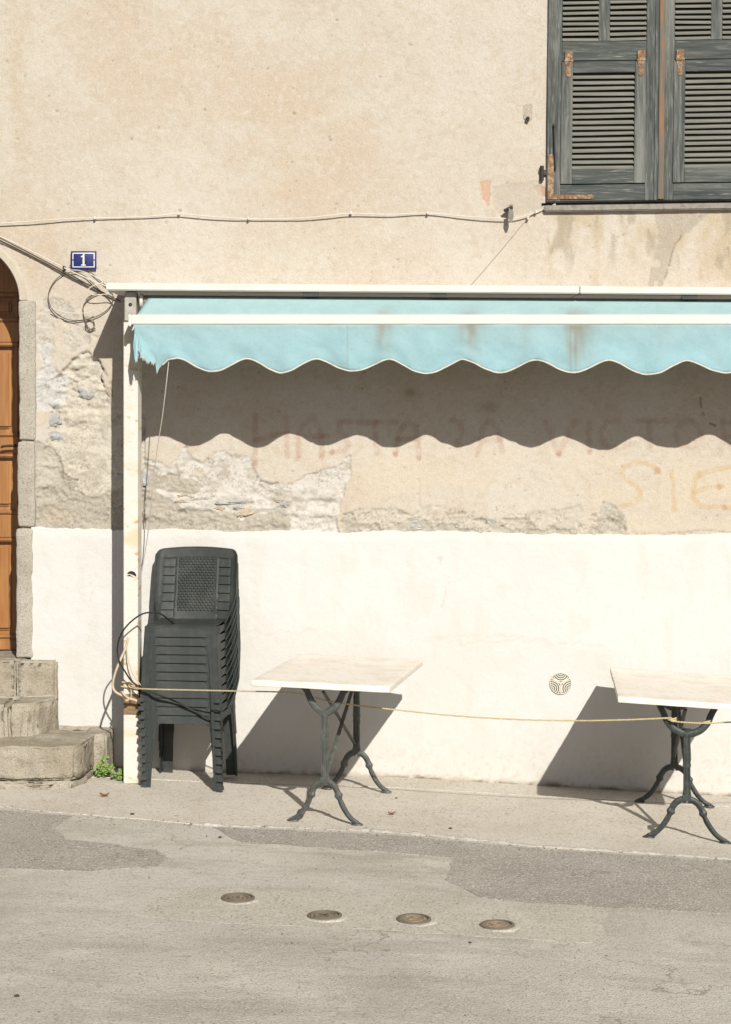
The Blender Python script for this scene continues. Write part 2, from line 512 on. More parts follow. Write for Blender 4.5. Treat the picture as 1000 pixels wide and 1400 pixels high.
# ------------------------------------------------------------------ ground
def ground_sheet(name, poly, off, mat, ragged=0, thick=0):
    """poly: ground-plan outline (x, y); follows the slope of the street."""
    pts = []
    n = len(poly)
    for i in range(n):
        a = Vector(poly[i]); b = Vector(poly[(i + 1) % n])
        L = (b - a).length
        k = max(1, int(L / .035)) if ragged and L < 6 else 1
        for j in range(k):
            p = a.lerp(b, j / k)
            if ragged and k > 1:
                p = p + Vector((mnoise.noise((p.x * 6, p.y * 6, off * 900 + poly[0][0])), mnoise.noise((p.x * 6, p.y * 6, 5 + off * 900 + poly[0][0])))) * ragged
                p = p + Vector((mnoise.noise((p.x * 31, p.y * 31, off * 900 + poly[0][0])), mnoise.noise((p.x * 31, p.y * 31, 5)))) * ragged * .35
            pts.append(p)
    bm = bmesh.new()
    vs = [bm.verts.new((p.x, p.y, 0)) for p in pts]
    es = [bm.edges.new((vs[i], vs[(i + 1) % len(vs)])) for i in range(len(vs))]
    bmesh.ops.triangle_fill(bm, use_beauty=True, edges=es)
    for gx in GX[1:-1]:
        bmesh.ops.bisect_plane(bm, geom=bm.verts[:] + bm.edges[:] + bm.faces[:], plane_co=(gx, 0, 0), plane_no=(1, 0, 0))
    if thick:
        ret = bmesh.ops.extrude_face_region(bm, geom=bm.faces[:])
        for v in ret['geom']:
            if isinstance(v, bmesh.types.BMVert): v.co.z -= thick
    for v in bm.verts:
        v.co.z += gz(v.co.x) + off
    bmesh.ops.recalc_face_normals(bm, faces=bm.faces)
    if not thick and bm.faces and sum(f.normal.z for f in bm.faces) < 0:
        bmesh.ops.reverse_faces(bm, faces=bm.faces)
    me = bpy.data.meshes.new(name); bm.to_mesh(me); bm.free()
    me.materials.append(mat)
    o = bpy.data.objects.new(name, me); COL.objects.link(o)
    o['kind'] = 'structure'
    return o


def gxy(*pp):
    return [tuple(G(x, y).xy) for x, y in pp]


m_road = M('unseen_road_kept_dark', (.085, .08, .074), .9, var=[(2, 5, (.11, .105, .095), .45, .65, .8), (110, 2, (.20, .19, .17), .56, .68, .7)], bump=[(110, .6, .008, 3)])
ground_sheet('unseen_dark_road', [(-40, 8), (-40, -60), (40, -60), (40, 8)], -.006, m_road)  # unseen ground beyond the frame, kept dark to cut bounce light
ground_sheet('street', [(-8, .1), (-8, -5.25), (8, -5.25), (8, .1)], 0, m_street, 0, .03)
EDGE = [(-250, 1093), (0, 1103), (95, 1113), (180, 1120), (275, 1128), (400, 1132), (500, 1136), (620, 1146), (740, 1158), (880, 1167), (1000, 1175), (1200, 1190)]
edge_xy = gxy(*EDGE)
JOINT = .33
ground_sheet('asphalt_patch', gxy((-250, 1100), (0, 1108), (95, 1117), (75, 1131), (88, 1148), (215, 1163), (231, 1175), (215, 1185), (125, 1192), (0, 1188), (-250, 1184)), .002, m_asphalt, .025, .02)
ground_sheet('asphalt_patch', gxy((292, 1131), (400, 1136), (500, 1140), (620, 1150), (740, 1162), (880, 1171), (1000, 1179), (1200, 1194), (1200, 1268), (1000, 1250), (850, 1242), (720, 1235), (660, 1227), (607, 1202), (622, 1174), (500, 1164), (330, 1152)), .002, m_asphalt, .025, .02)
ground_sheet('trench_strip', gxy((235, 1217), (270, 1214), (500, 1222), (660, 1230), (800, 1238), (828, 1247), (815, 1290), (700, 1282), (500, 1272), (300, 1262), (190, 1253)), .0012, m_trench, .03, .02)
slab = [(p[0], p[1]) for p in edge_xy]
ground_sheet('pavement', [(-6, -JOINT - .004), (-6, slab[0][1])] + slab + [(6, slab[-1][1]), (6, -JOINT - .004)], .004, m_pave, .02, .05)
ground_sheet('pavement_footing', [(-6, .05), (-6, -JOINT), (6, -JOINT), (6, .05)], .007, m_pave, 0, .05)
kerb_pts = [(278, 1128.5), (362, 1131), (505, 1136.5), (622, 1146.5), (735, 1158), (742, 1158.5), (905, 1168.5), (1010, 1176), (1190, 1189.5)]
pavement = bpy.data.objects['pavement']


def kerb(a, b, seed):
    A, B = G(*a), G(*b)
    d = (B - A); L = d.length
    rot = d.to_track_quat('X', 'Z').to_matrix()
    mid = (A + B) / 2
    mb = MB().block((0, 0, 0), (L / 2 - .002, .011, .03), .006, .022, amp=.014, freq=11, seed=seed)
    mb.v = [mid + rot @ p + Vector((0, -.004, -.022)) for p in mb.v]
    mb.build('kerb_stone', m_kerb, pavement, True)


for i in range(len(kerb_pts) - 1):
    if i != 4: kerb(kerb_pts[i], kerb_pts[i + 1], i * 3.1)
kerb((-120, 1098), (-5, 1103), 31)
kerb((-4, 1103), (88, 1112), 37)

# ------------------------------------------------------------------ the house front
house = thing('house', 'old house front of peeling beige plaster with a whitewashed base, arched door and grey shutters', 'building', (0, 0, 0))

dense_u = np.arange(-60, 1062, 1.6)
us = np.concatenate([np.arange(-900, -60, 40), dense_u, np.arange(1080, 1900, 40)])
vs = np.concatenate([np.arange(-700, -60, 40), np.arange(-60, 736, 1.6)])
U, V = np.meshgrid(us, vs)
inframe = sstep(-80, -50, U) * (1 - sstep(1050, 1075, U)) * sstep(-80, -50, V)
wx = (fbm(U / 26, V / 26, 4, 1) - .5) * 34 + (fbm(U / 7, V / 7, 2, 5) - .5) * 9
wy = (fbm(U / 26, V / 26, 4, 3) - .5) * 30 + (fbm(U / 7, V / 7, 2, 7) - .5) * 9
Uw, Vw = U + wx, V + wy
Ul, Vl = U + wx * .35, V + wy * .35
H = (fbm(U / 160, V / 160, 3, 2) - .5) * .016 + (fbm(U / 34, V / 34, 3, 4) - .5) * .005
H += ((fbm(U / 5.5, V / 5.5, 2, 6) - .5) * .0022 + (fbm(U / 2.6, V / 2.6, 1, 9) - .5) * .0012) * inframe


def c3(*c): return np.array(c)


def mixc(C, col, m): return C * (1 - m[..., None]) + np.asarray(col) * m[..., None]


BEIGE, TAN, PALE = c3(.625, .56, .478), c3(.605, .515, .41), c3(.66, .612, .545)
C = np.broadcast_to(BEIGE, U.shape + (3,)).copy()
big = fbm(U / 210, V / 170, 5, 8)
C = mixc(C, TAN, .9 * sstep(.42, .72, big + .14 * np.exp(-((U - 300) / 190) ** 2 - ((V - 140) / 120) ** 2) - .12 * sstep(450, 700, U)))
C = mixc(C, PALE, .8 * sstep(.40, .75, fbm(U / 120, V / 260, 5, 11) + .10 * sstep(420, 640, U)))
C = mixc(C, c3(.665, .63, .56), .45 * sstep(.45, .75, fbm(U / 60, V / 45, 5, 13)))
C = mixc(C, c3(.56, .465, .335), .5 * np.exp(-((U - 22) / 13) ** 2) * (V < 300) * sstep(.3, .7, fbm(U / 30, V / 90, 3, 2)))
C = mixc(C, c3(.66, .61, .53), .45 * np.exp(-((V - (205 - (U - 180) * .2 + wy * .15)) / 5) ** 2) * (U > 60) * (U < 200))
C = mixc(C, c3(.56, .48, .36), .35 * sstep(.52, .75, fbm(U / 9, V / 9, 3, 3)))
C = mixc(C, c3(.68, .65, .59), .4 * sstep(.56, .74, fbm(U / 6, V / 6, 3, 8)))
# stain and bare cement below the window ledge
sm = sstep(742, 752, U) * sstep(285, 291, V) * (1 - sstep(330, 400, V + (fbm(U / 14, V / 60, 3, 5) - .5) * 90))
C = mixc(C, c3(.53, .44, .30), .65 * sm * sstep(.38, .7, fbm(U / 22, V / 40, 4, 10)))
C = mixc(C, c3(.36, .31, .24), .55 * sm * sstep(.50, .68, fbm(U / 12, V / 30, 4, 12)))
pm = inpoly([(893, 290), (968, 290), (945, 318), (920, 330), (905, 318)], Ul, Vl) | inpoly([(905, 318), (922, 330), (905, 392), (885, 392), (893, 350)], Ul, Vl) & (fbm(U / 20, V / 20, 3, 1) > .45)
C = mixc(C, c3(.47, .42, .35), .8 * pm.astype(float))
# patches near the shutter stay
for poly, col, a in (([(657, 247), (674, 247), (672, 262), (667, 282), (661, 270)], (.62, .40, .27), .8), ([(730, 254), (746, 254), (746, 270), (738, 268)], (.56, .34, .22), .8),
                     ([(675, 256), (742, 246), (742, 288), (686, 296), (672, 280)], (.56, .50, .42), .7), ([(715, 144), (729, 143), (729, 158), (722, 172), (717, 160)], (.47, .40, .31), .75)):
    C = mixc(C, col, a * inpoly(poly, U + wx * .2, V + wy * .2).astype(float))
    H -= .003 * inpoly(poly, U + wx * .2, V + wy * .2)
C = mixc(C, c3(.36, .29, .21), .7 * np.exp(-(((U - 561) / 9) ** 2 + ((V - 537) / 6) ** 2)) + .5 * np.exp(-(((U - 670) / 12) ** 2 + ((V - 557) / 8) ** 2)))
C = mixc(C, c3(.68, .60, .48), .6 * sstep(600, 640, V) * (U > 480) * sstep(.4, .62, fbm(U / 90, V / 50, 4, 14)))


def stroke(pl, w, col, a):
    global C
    d = dseg(pl, U + wx * .09, V + wy * .09)
    m = a * (1 - sstep(w * .45, w, d)) * (.55 + .45 * sstep(.3, .6, fbm(U / 7, V / 7, 3, 4)))
    C = mixc(C, col, m)


RED, OCH = (.40, .21, .12), (.60, .44, .24)
for pl in ([(348, 568), (349, 600), (348, 637)], [(349, 602), (372, 594), (391, 592)], [(391, 570), (392, 600), (393, 624)],
           [(408, 623), (409, 592), (416, 577), (428, 574), (436, 584), (440, 606), (440, 623)], [(409, 597), (446, 596)],
           [(482, 576), (466, 577), (462, 588), (472, 598), (477, 608), (470, 617), (454, 619)],
           [(490, 577), (542, 577)], [(513, 577), (516, 620)], [(541, 619), (546, 590), (556, 578), (568, 581), (573, 624)],
           [(544, 600), (573, 600)], [(618, 574), (630, 577), (631, 592), (624, 610)],
           [(654, 616), (660, 585), (670, 574), (680, 584), (687, 617)], [(656, 603), (685, 601)],
           [(747, 577), (756, 600), (764, 619)], [(764, 619), (772, 604), (787, 575)], [(806, 577), (806, 617)],
           [(847, 575), (830, 577), (822, 592), (826, 608), (846, 614), (866, 606)], [(868, 575), (948, 574)], [(887, 576), (889, 612)],
           [(938, 575), (955, 582), (960, 596), (948, 612), (930, 608), (924, 594), (932, 578), (940, 575)],
           [(988, 574), (990, 600), (985, 622)], [(988, 574), (1006, 578), (1010, 592), (990, 600), (1010, 622)]):
    stroke(pl, 5.5, RED, .31 if pl[0][0] < 700 else .24)
for x, y in ((348, 632), (407, 625), (440, 624), (454, 617), (573, 625), (541, 620), (652, 621), (765, 620), (807, 617)):
    stroke([(x, y), (x, y + 2)], 4.5, RED, .4)
for pl in ([(901, 643), (885, 633), (868, 632), (852, 641), (853, 653), (868, 662), (877, 674), (872, 686), (852, 692), (842, 693)], [(919, 645), (921, 660), (922, 698)],
           [(1002, 638), (975, 643), (956, 646), (949, 662), (947, 680), (958, 691), (1002, 694)], [(949, 673), (970, 666), (988, 665)]):
    stroke(pl, 5, OCH, .55)
for x, y in ((899, 643), (957, 647), (983, 665), (990, 693)):
    stroke([(x, y), (x + 1, y + 2)], 5, (.50, .27, .11), .55)

# --- fallen plaster: an older cream coat, then grey cement, then rubble
WHITE, CREAM, GREY = c3(.67, .645, .60), c3(.63, .585, .50), c3(.49, .455, .39)
rough = fbm(U / 9, V / 7, 4, 2)
ridge = 1 - np.abs(fbm(U / 13, V / 9, 4, 6) * 2 - 1)


flake = fbm(U / 34, V / 13, 5, 6) + .25 * (fbm(U / 8, V / 5, 3, 10) - .5)
terr = np.floor(flake * 13) / 13 + sstep(.75, 1, (flake * 13) % 1) / 13      # thin coats broken off in steps
crumb = (fbm(U / 4.5, V / 3.8, 3, 3) - .5)


def layer(mask, depth, col, amp, soft=0, var=.10, te=.022, cr=.008):
    global H, C
    m = mask.astype(float)
    H = H - m * depth + m * ((rough - .5) * amp * .6 + (terr - .5) * te + crumb * cr * .7 + (fbm(U / 2.7, V / 2.4, 2, 1) - .5) * cr * .55)
    col = np.asarray(col)[None, None, :] * (1 + (fbm(U / 11, V / 9, 4, 12) - .5)[..., None] * var * 2 + crumb[..., None] * var * 2.2)
    C = C * (1 - m[..., None]) + col * m[..., None]


left_zone = inpoly([(50, 405), (100, 430), (120, 445), (118, 480), (100, 494), (121, 481), (136, 492), (143, 506), (138, 518), (153, 540), (160, 552), (210, 560), (230, 760), (-20, 760), (50, 600)], Ul, Vl) & (U < 199)
l_lip = inpoly([(96, 494), (121, 480), (137, 493), (144, 507), (137, 518), (154, 541), (162, 556), (215, 570), (215, 760), (40, 760), (60, 610), (70, 560), (80, 516)], Ul, Vl) & (U < 199)
C = mixc(C, c3(.63, .605, .56), .6 * left_zone * sstep(.42, .62, fbm(U / 24, V / 30, 4, 3)) * (~l_lip))
layer(l_lip, .012, CREAM, .005, te=.018 + .035 * (1 - sstep(540, 600, V)), cr=.008)
C = mixc(C, c3(.68, .645, .575), .7 * l_lip * sstep(.45, .62, fbm(U / 30, V / 22, 4, 4)))
up_left = inpoly([(52, 408), (86, 402), (112, 430), (128, 452), (120, 478), (100, 492), (78, 516), (52, 560)], Uw, Vw) & ~l_lip & (fbm(U / 16, V / 13, 4, 9) > .47)
layer(up_left, .004, c3(.59, .555, .495), .004, te=.012, cr=.008)
wl_ = inpoly([(53, 466), (72, 466), (66, 500), (92, 520), (90, 545), (80, 560), (50, 562)], Uw, Vw)
layer(wl_, .004, (.62, .615, .60), .004, te=.015)
l_grey = inpoly([(20, 600), (50, 603), (66, 608), (85, 628), (87, 650), (104, 655), (99, 674), (136, 680), (160, 667), (210, 655), (210, 760), (20, 760)], Ul, Vl) & (U < 199)
layer(l_grey, .007, GREY, .005, te=.008, cr=.011)
C = mixc(C, c3(.55, .475, .36), .6 * inpoly([(60, 694), (108, 697), (105, 712), (62, 712)], Uw, Vw))
C = mixc(C, c3(.56, .53, .46), .8 * inpoly([(50, 617), (74, 614), (80, 650), (66, 668), (50, 664)], Ul, Vl))
m_white_zone = inpoly([(196, 627), (216, 632), (232, 641), (246, 618), (256, 608), (262, 622), (279, 635), (290, 622), (306, 616), (316, 624), (342, 624), (346, 640), (358, 655), (382, 660), (405, 657), (418, 650), (440, 644), (460, 638), (474, 624), (480, 622), (478, 650), (470, 690), (462, 705), (470, 760), (196, 760)], Ul, Vl) & (U > 194)
layer(m_white_zone, .006, WHITE, .005, var=.06, te=.010 + .035 * sstep(660, 690, V), cr=.006)
for ex, ey, er in ((243, 639, 7), (276, 648, 8), (300, 628, 6)):
    mm = np.hypot(Uw - ex, Vw - ey) < er
    C = mixc(C, BEIGE, .8 * mm); H += .007 * mm
g1 = inpoly([(196, 634), (222, 649), (262, 654), (278, 664), (266, 675), (230, 671), (215, 668), (247, 694), (300, 700), (325, 706), (330, 714), (345, 704), (385, 700), (396, 707), (399, 726), (399, 760), (196, 760)], Ul, Vl) & (U > 194)
layer(g1, .001, GREY * 1.02, .004, te=.006, cr=.012)
bot = inpoly([(470, 700), (540, 694), (562, 702), (590, 690), (612, 698), (690, 692), (712, 704), (735, 698), (790, 690), (815, 696), (826, 684), (845, 700), (855, 728), (1100, 725), (1100, 760), (470, 760)], Ul, Vl)
layer(bot & (fbm(U / 26, V / 14, 4, 7) + (V - 705) / 130 > .47), .004, c3(.62, .575, .50), .003, te=.007, cr=.008)
layer(bot & (fbm(U / 22, V / 9, 4, 9) - (V - 712) / 70 < .40) & (U < 860), .007, GREY * 1.05, .004, te=.007, cr=.012)
layer(inpoly([(822, 684), (834, 686), (852, 704), (857, 730), (828, 732), (818, 708)], Ul, Vl), .004, GREY * 1.1, .005, te=.01, cr=.013)
H -= .004 * (dseg([(572, 655), (573, 690), (578, 695), (588, 692)], U + wx * .1, V + wy * .1) < 1.8)
H = np.where((V > 712) & (V < 760), np.minimum(H, .004), H)
broken = (l_lip | up_left | l_grey | m_white_zone | g1 | bot).astype(float)
for fld, k, sd in ((flake, 13, 3), (fbm(U / 20, V / 9, 4, 14), 9, 5)):
    lip = (1 - sstep(.0, .16, np.abs((fld * k) % 1 - .9))) * sstep(.46, .60, fbm(U / 22, V / 16, 3, sd)) * broken
    H -= .005 * lip
    C = mixc(C, c3(.24, .20, .15), .50 * lip)
C = mixc(C, c3(.47, .43, .365), .65 * (l_lip | m_white_zone) * sstep(.58, .68, fbm(U / 18, V / 12, 4, 15)))
# hairline cracks, shading along flake edges put in as dark lines, and pits
for pl in ([(958, 535), (960, 560), (967, 575), (978, 582)], [(138, 500), (146, 512), (155, 535)], [(66, 552), (76, 562), (84, 566), (90, 580)], [(905, 395), (922, 335), (960, 292)], [(70, 520), (95, 510), (120, 500)],
           [(100, 532), (115, 540)], [(80, 640), (88, 660), (96, 675)], [(76, 516), (88, 509), (99, 493), (110, 489), (121, 481)], [(134, 491), (139, 499), (143, 506)], [(137, 518), (146, 528), (154, 541)], [(102, 511), (110, 517), (119, 517)], [(92, 517), (105, 523)], [(108, 580), (122, 576)], [(196, 634), (212, 640), (222, 648), (245, 651)], [(224, 671), (245, 673), (264, 675)], [(300, 689), (345, 688)], [(262, 684), (288, 682)], [(352, 656), (366, 661), (382, 659)], [(82, 628), (84, 642), (90, 652), (94, 668)], [(56, 670), (72, 668)]):
    d = dseg(pl, U + wx * .15, V + wy * .15)
    dm = (1 - sstep(.5, 1.9, d)) * sstep(.32, .5, fbm(U / 8, V / 8, 2, 4))
    H -= .008 * dm; C = mixc(C, c3(.22, .18, .13), .55 * dm)
rp = random.Random(5)
pits = [(450, 187), (452, 191), (78, 152), (34, 104), (93, 279), (460, 279), (489, 282), (457, 340), (405, 248), (461, 27), (135, 332), (227, 304), (280, 150), (520, 105), (366, 94), (402, 155), (560, 60), (616, 30), (180, 190), (350, 383), (246, 288), (130, 297)]
pits += [(rp.uniform(0, 735), rp.uniform(0, 385)) for _ in range(70)] + [(rp.uniform(200, 1000), rp.uniform(500, 715)) for _ in range(60)] + [(rp.uniform(735, 1000), rp.uniform(295, 385)) for _ in range(14)]
for i, (x, y) in enumerate(pits):
    sl = (np.abs(us - x) < 8); sv = (np.abs(vs - y) < 8)
    ix = np.ix_(sv, sl)
    r0 = rp.uniform(.7, 1.3) if i > 21 else rp.uniform(1.2, 1.9)
    d = np.hypot((U[ix] - x) * rp.uniform(.7, 1.3), V[ix] - y)
    m = 1 - sstep(r0 * .5, r0 * 1.3, d)
    H[ix] -= .007 * m
    C[ix] = C[ix] * (1 - .5 * m[..., None]) + c3(.22, .17, .12) * .5 * m[..., None]
# window recess, doorway
win = (U > 756) & (U < 1064) & (V < 268) & (V > -330)
H = np.where(win, -.22, H)
C = np.where(win[..., None], c3(.10, .09, .08), C)  # recess coloured dark so the gaps between slats look shaded
DCX, DHW, DHH, DSP = -89.0, 115.0, 90.0, 410.0        # doorway: centre, half width, arch height, springing (wall px)
door_open = ((np.abs(U - DCX) < DHW + 3) & (V > DSP)) | ((((U - DCX) / (DHW + 3)) ** 2 + ((V - DSP) / (DHH + 3)) ** 2 < 1) & (V <= DSP))
ring = np.clip(1 - np.abs(np.sqrt(((U - DCX) / (DHW + 12)) ** 2 + (np.minimum(V - DSP, 0) / (DHH + 12)) ** 2) - 1) * 9, 0, 1) * (V < DSP)
C = mixc(C, c3(.64, .585, .49), .7 * ring)
field_mesh('plaster_wall', us, vs, H, np.clip(C, .02, .8), m_wall, house, keep=~door_open)

# whitewashed base
for lo, hi, st in ((43, 1062, 2.4), (-900, -226, 40)):
    du = np.concatenate([np.arange(lo, hi, st), np.arange(1080, 1900, 40)]) if lo > 0 else np.arange(lo, hi, st)
    dv = np.concatenate([[722., 722.6], np.arange(724, 1130, 2.4)])
    DU, DV = np.meshgrid(du, dv)
    hd = .012 + (fbm(DU / 120, DV / 120, 3, 3) - .5) * .012 + (fbm(DU / 18, DV / 18, 3, 5) - .5) * .003 + (fbm(DU / 5, DV / 5, 2, 7) - .5) * .0022
    hd[:, :] -= .006 * sstep(742, 724, DV) if False else .005 * (1 - sstep(724, 734, DV + (fbm(DU / 9, DV / 9, 2, 3) - .5) * 8))
    hd[0, :] = -.03
    DC = np.broadcast_to(c3(.735, .735, .72), DU.shape + (3,)).copy()
    DC = mixc(DC, c3(.715, .705, .67), .7 * sstep(.42, .72, fbm(DU / 90, DV / 70, 5, 4)))
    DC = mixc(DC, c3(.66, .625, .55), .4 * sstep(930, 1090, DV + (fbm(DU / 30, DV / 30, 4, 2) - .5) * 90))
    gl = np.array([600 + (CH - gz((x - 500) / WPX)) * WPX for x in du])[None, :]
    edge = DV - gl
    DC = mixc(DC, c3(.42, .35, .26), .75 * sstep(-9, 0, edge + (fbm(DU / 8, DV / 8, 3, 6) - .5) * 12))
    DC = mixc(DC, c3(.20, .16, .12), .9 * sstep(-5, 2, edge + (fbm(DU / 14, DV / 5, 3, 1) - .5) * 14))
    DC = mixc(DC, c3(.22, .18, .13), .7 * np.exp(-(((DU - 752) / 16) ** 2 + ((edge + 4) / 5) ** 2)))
    for pl in ([(330, 862), (380, 866), (440, 862)], [(600, 874), (640, 868), (720, 872), (820, 884)], [(615, 880), (700, 876), (760, 880)]):
        d = dseg(pl, DU + (fbm(DU / 12, DV / 12, 2, 1) - .5) * 14, DV + (fbm(DU / 12, DV / 12, 2, 2) - .5) * 14)
        DC = mixc(DC, c3(.74, .56, .48), .35 * (1 - sstep(.6, 2.0, d)))
    DC = mixc(DC, c3(.68, .66, .61), .35 * sstep(.55, .72, fbm(DU / 16, DV / 45, 4, 13)))
    DC = mixc(DC, c3(.60, .55, .46), .5 * sstep(.58, .70, fbm(DU / 5, DV / 5, 3, 10)) * sstep(980, 1075, DV))
    for pl in ([(668, 1042), (672, 1050), (676, 1056)], [(600, 760), (612, 800), (608, 840)], [(884, 760), (880, 812), (892, 860)], [(120, 760), (126, 820), (118, 880)]):
        DC = mixc(DC, c3(.5, .42, .32), .35 * (1 - sstep(.4, 1.3, dseg(pl, DU + (fbm(DU / 12, DV / 12, 2, 1) - .5) * 16, DV))) * sstep(.4, .6, fbm(DU / 9, DV / 20, 2, 2)))
    # uneven brushed top line
    wob = (fbm(DU / 60, DV * 0 + 3.3, 4, 8) - .5) * 9 + (fbm(DU / 7, DV * 0 + 1.3, 3, 4) - .5) * 4 + (DU - 43) * .0105
    field = DV + np.where(np.arange(len(dv))[:, None] < 3, wob, wob * np.clip(1 - (DV - 724) / 60, 0, 1))
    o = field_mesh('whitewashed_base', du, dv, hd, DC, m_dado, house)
    zz = (CH - (field - 600) / WPX)
    co = np.empty(len(o.data.vertices) * 3, np.float32); o.data.vertices.foreach_get('co', co)
    co = co.reshape(-1, 3); co[:, 2] = zz.ravel(); o.data.vertices.foreach_set('co', co.ravel())
    o.data.update()

# stones showing in the broken plaster
ic = bmesh.new(); bmesh.ops.create_icosphere(ic, subdivisions=3, radius=1)
ICO_V = [v.co.copy() for v in ic.verts]; ICO_F = [tuple(v.index for v in f.verts) for f in ic.faces]; ic.free()


def lump(c, r, seed, amp=.25, freq=1.6, rot=0):
    c = Vector(c); q = Matrix.Rotation(rot, 3, 'Y')
    vs_ = []
    for v in ICO_V:
        k = 1 + amp * mnoise.fractal(v * freq + Vector((seed, seed * 2, 0)), 1, 2, 3)
        w = Vector([math.copysign(abs(t) ** .85, t) for t in v]) * k
        vs_.append(c + q @ Vector((w.x * r[0], w.y * r[1], w.z * r[2])))
    return MB().add(vs_, ICO_F)


for i, (x, y, w, h, mt, rt) in enumerate(((71, 574, 13, 8, m_fieldstone, .15), (77, 597, 13, 7, m_fieldstone, .1), (61, 490, 5, 4, m_fieldstone, 0), (118, 538, 11, 7, m_fieldstone, .2), (199, 653, 6, 13, m_fieldstone, 0), (55, 577, 4, 3, m_tanstone, 0),
                                          (250, 678, 10, 2.6, m_tanstone, -.05), (248, 685, 9, 2.4, m_tanstone, .05), (264, 681, 8, 2.6, m_mortar, 0), (285, 680, 12, 2.6, m_fieldstone, -.25), (312, 687, 22, 3.2, m_fieldstone, -.02), (300, 695, 8, 3, m_tanstone, .1),
                                          (272, 690, 9, 2.6, m_mortar, .2), (328, 694, 8, 3, m_fieldstone, -.1), (338, 699, 13, 6, m_tanstone, -.3), (388, 690, 7, 3.5, m_fieldstone, .2), (380, 684, 8, 3, m_mortar, .1), 
                                          (565, 709, 10, 2.6, m_fieldstone, 0), (568, 720, 9, 4, m_fieldstone, .1), (630, 720, 9, 3.4, m_fieldstone, 0), (671, 713, 6, 4, m_fieldstone, .2), (690, 717, 9, 3, m_mortar, 0), (798, 714, 7, 5, m_fieldstone, .3))):
    lump(((x - 500) / WPX, .019, CH - (y - 600) / WPX), (w / WPX, .014, h / WPX), i * 2.3, .55, 2.2, rot=rt).build('stone', mt, house, True)

# ------------------------------------------------------------------ doorway: reveal, jamb stones, door
def wx_(u): return (u - 500) / WPX
def wz_(v): return CH - (v - 600) / WPX


arch = MB()
NA = 40
prof = [(-.004, 10), (-.004, 0), (.36, -2)]
vsA = []
for k in range(NA + 1):
    a = math.pi * k / NA
    for y, g in ((.01, 13), (-.012, 9), (-.012, 1.5), (-.004, 0), (.50, -1)):
        vsA.append(Vector((wx_(DCX + (DHW + g) * math.cos(a)), y, wz_(DSP - (DHH + g) * math.sin(a)))))
arch.add(vsA, [(k * 5 + j, k * 5 + j + 1, (k + 1) * 5 + j + 1, (k + 1) * 5 + j) for k in range(NA) for j in range(4)])
m_arch = M('arch_plaster', (.61, .555, .455), .95, var=[(12, 4, (.55, .49, .39), .45, .66, .8)], bump=[(90, .4, .005, 4)], spec=.1)
arch.build('arch_band', m_arch, house, True)
for side in (1, -1):
    for i, (v0, v1, w0, w1) in enumerate(((411, 602, 23, 23), (603.5, 721, 24, 22), (722.5, 899, 23, 21))):
        x0 = DCX + side * DHW + (-side * (i * 1.8))
        xc, zc = wx_(x0 + side * w0 / 2), wz_((v0 + v1) / 2)
        MB().block((xc, .228, zc), (w0 / 2 / WPX, .245, (v1 - v0) / 2 / WPX), .014, .028, amp=.007, freq=9, seed=i * 4 + side).build('jamb_stone', m_granite, house, True)
        if i < 2:
            MB().box((xc, .20, wz_(v1 + .8)), (w0 / WPX - .03, .36, .02)).build('mortar_joint', m_mortar, house)
# door leaf, 0.35 m back
DY = .45
door = MB()
ZDB, DW = .705, 2 * DHW / WPX + .06
dx0, dx1 = wx_(DCX - DHW) - .03, wx_(DCX + DHW) + .03
zt = wz_(DSP - DHH) + .05
door.box(((dx0 + dx1) / 2, DY + .045, (ZDB + zt) / 2), (dx1 - dx0, .03, zt - ZDB))
door_o = door.build('door', m_door, house)
dxm = (dx0 + dx1) / 2


def dv(py): return CH - (py - 600) * (ZW + DY) / F
for s in (1, -1):
    xo = dx1 if s > 0 else dx0
    def bxd(x0, x1, z0, z1, y0, name, mat=m_door, bev=.004):
        MB().box(((x0 + x1) / 2, y0 + .02, (z0 + z1) / 2), (abs(x1 - x0), .04, abs(z1 - z0))).build(name, mat, door_o, False, bev)
    st = .115
    bxd(xo, xo - s * st, ZDB, zt, DY - .004, 'stile')
    bxd(dxm, dxm + s * .085, ZDB, zt, DY - .004, 'stile')
    for z0, z1 in ((ZDB, dv(873)), (dv(735), dv(703)), (dv(620), dv(597)), (dv(468), dv(440)), (dv(400), zt)):
        bxd(dxm + s * .085, xo - s * st, z0, z1, DY - .003, 'rail')
    for z0, z1 in ((dv(873), dv(735)), (dv(703), dv(620)), (dv(597), dv(468)), (dv(440), dv(400))):
        xa, xb = dxm + s * .087, xo - s * (st + .002)
        za, zb = z0 + .002, z1 - .002
        ins = .022
        for (q0, q1, r0, r1) in ((xa, xb, za, za + ins), (xa, xb, zb - ins, zb), (xa, xa + s * ins, za + ins, zb - ins), (xb - s * ins, xb, za + ins, zb - ins)):
            bxd(q0, q1, r0, r1, DY - .014, 'moulding', bev=.007)
        bxd(xa + s * .05, xb - s * .05, za + .05, zb - .05, DY + .006, 'panel', bev=.014)
MB().box((dxm, DY - .012, ZDB + .03), (dx1 - dx0 - .1, .02, .06)).build('kick_board', m_door, door_o, False, .004)
hb = MB()
hx = wx_(DCX + DHW) - .075
hz = dv(609)
hb.box((hx + .03, DY - .008, hz), (.065, .006, .035)).tube(catmull([(hx + .02, DY - .01, hz), (hx + .02, DY - .05, hz), (hx - .0, DY - .055, hz), (hx - .09, DY - .055, hz - .004), (hx - .11, DY - .05, hz - .012)]), .008, 8)
hb.build('handle', m_iron, door_o, True)
MB().block((dxm, .20, .655), ((dx1 - dx0) / 2 + .02, .215, .05), .012, .05, amp=.004, freq=9).build('door_sill', m_step, house, True)

# ------------------------------------------------------------------ steps
steps = thing('stone_steps', 'three worn granite steps climbing to the arched wooden door', 'steps', (-2.3, -.35, .05))


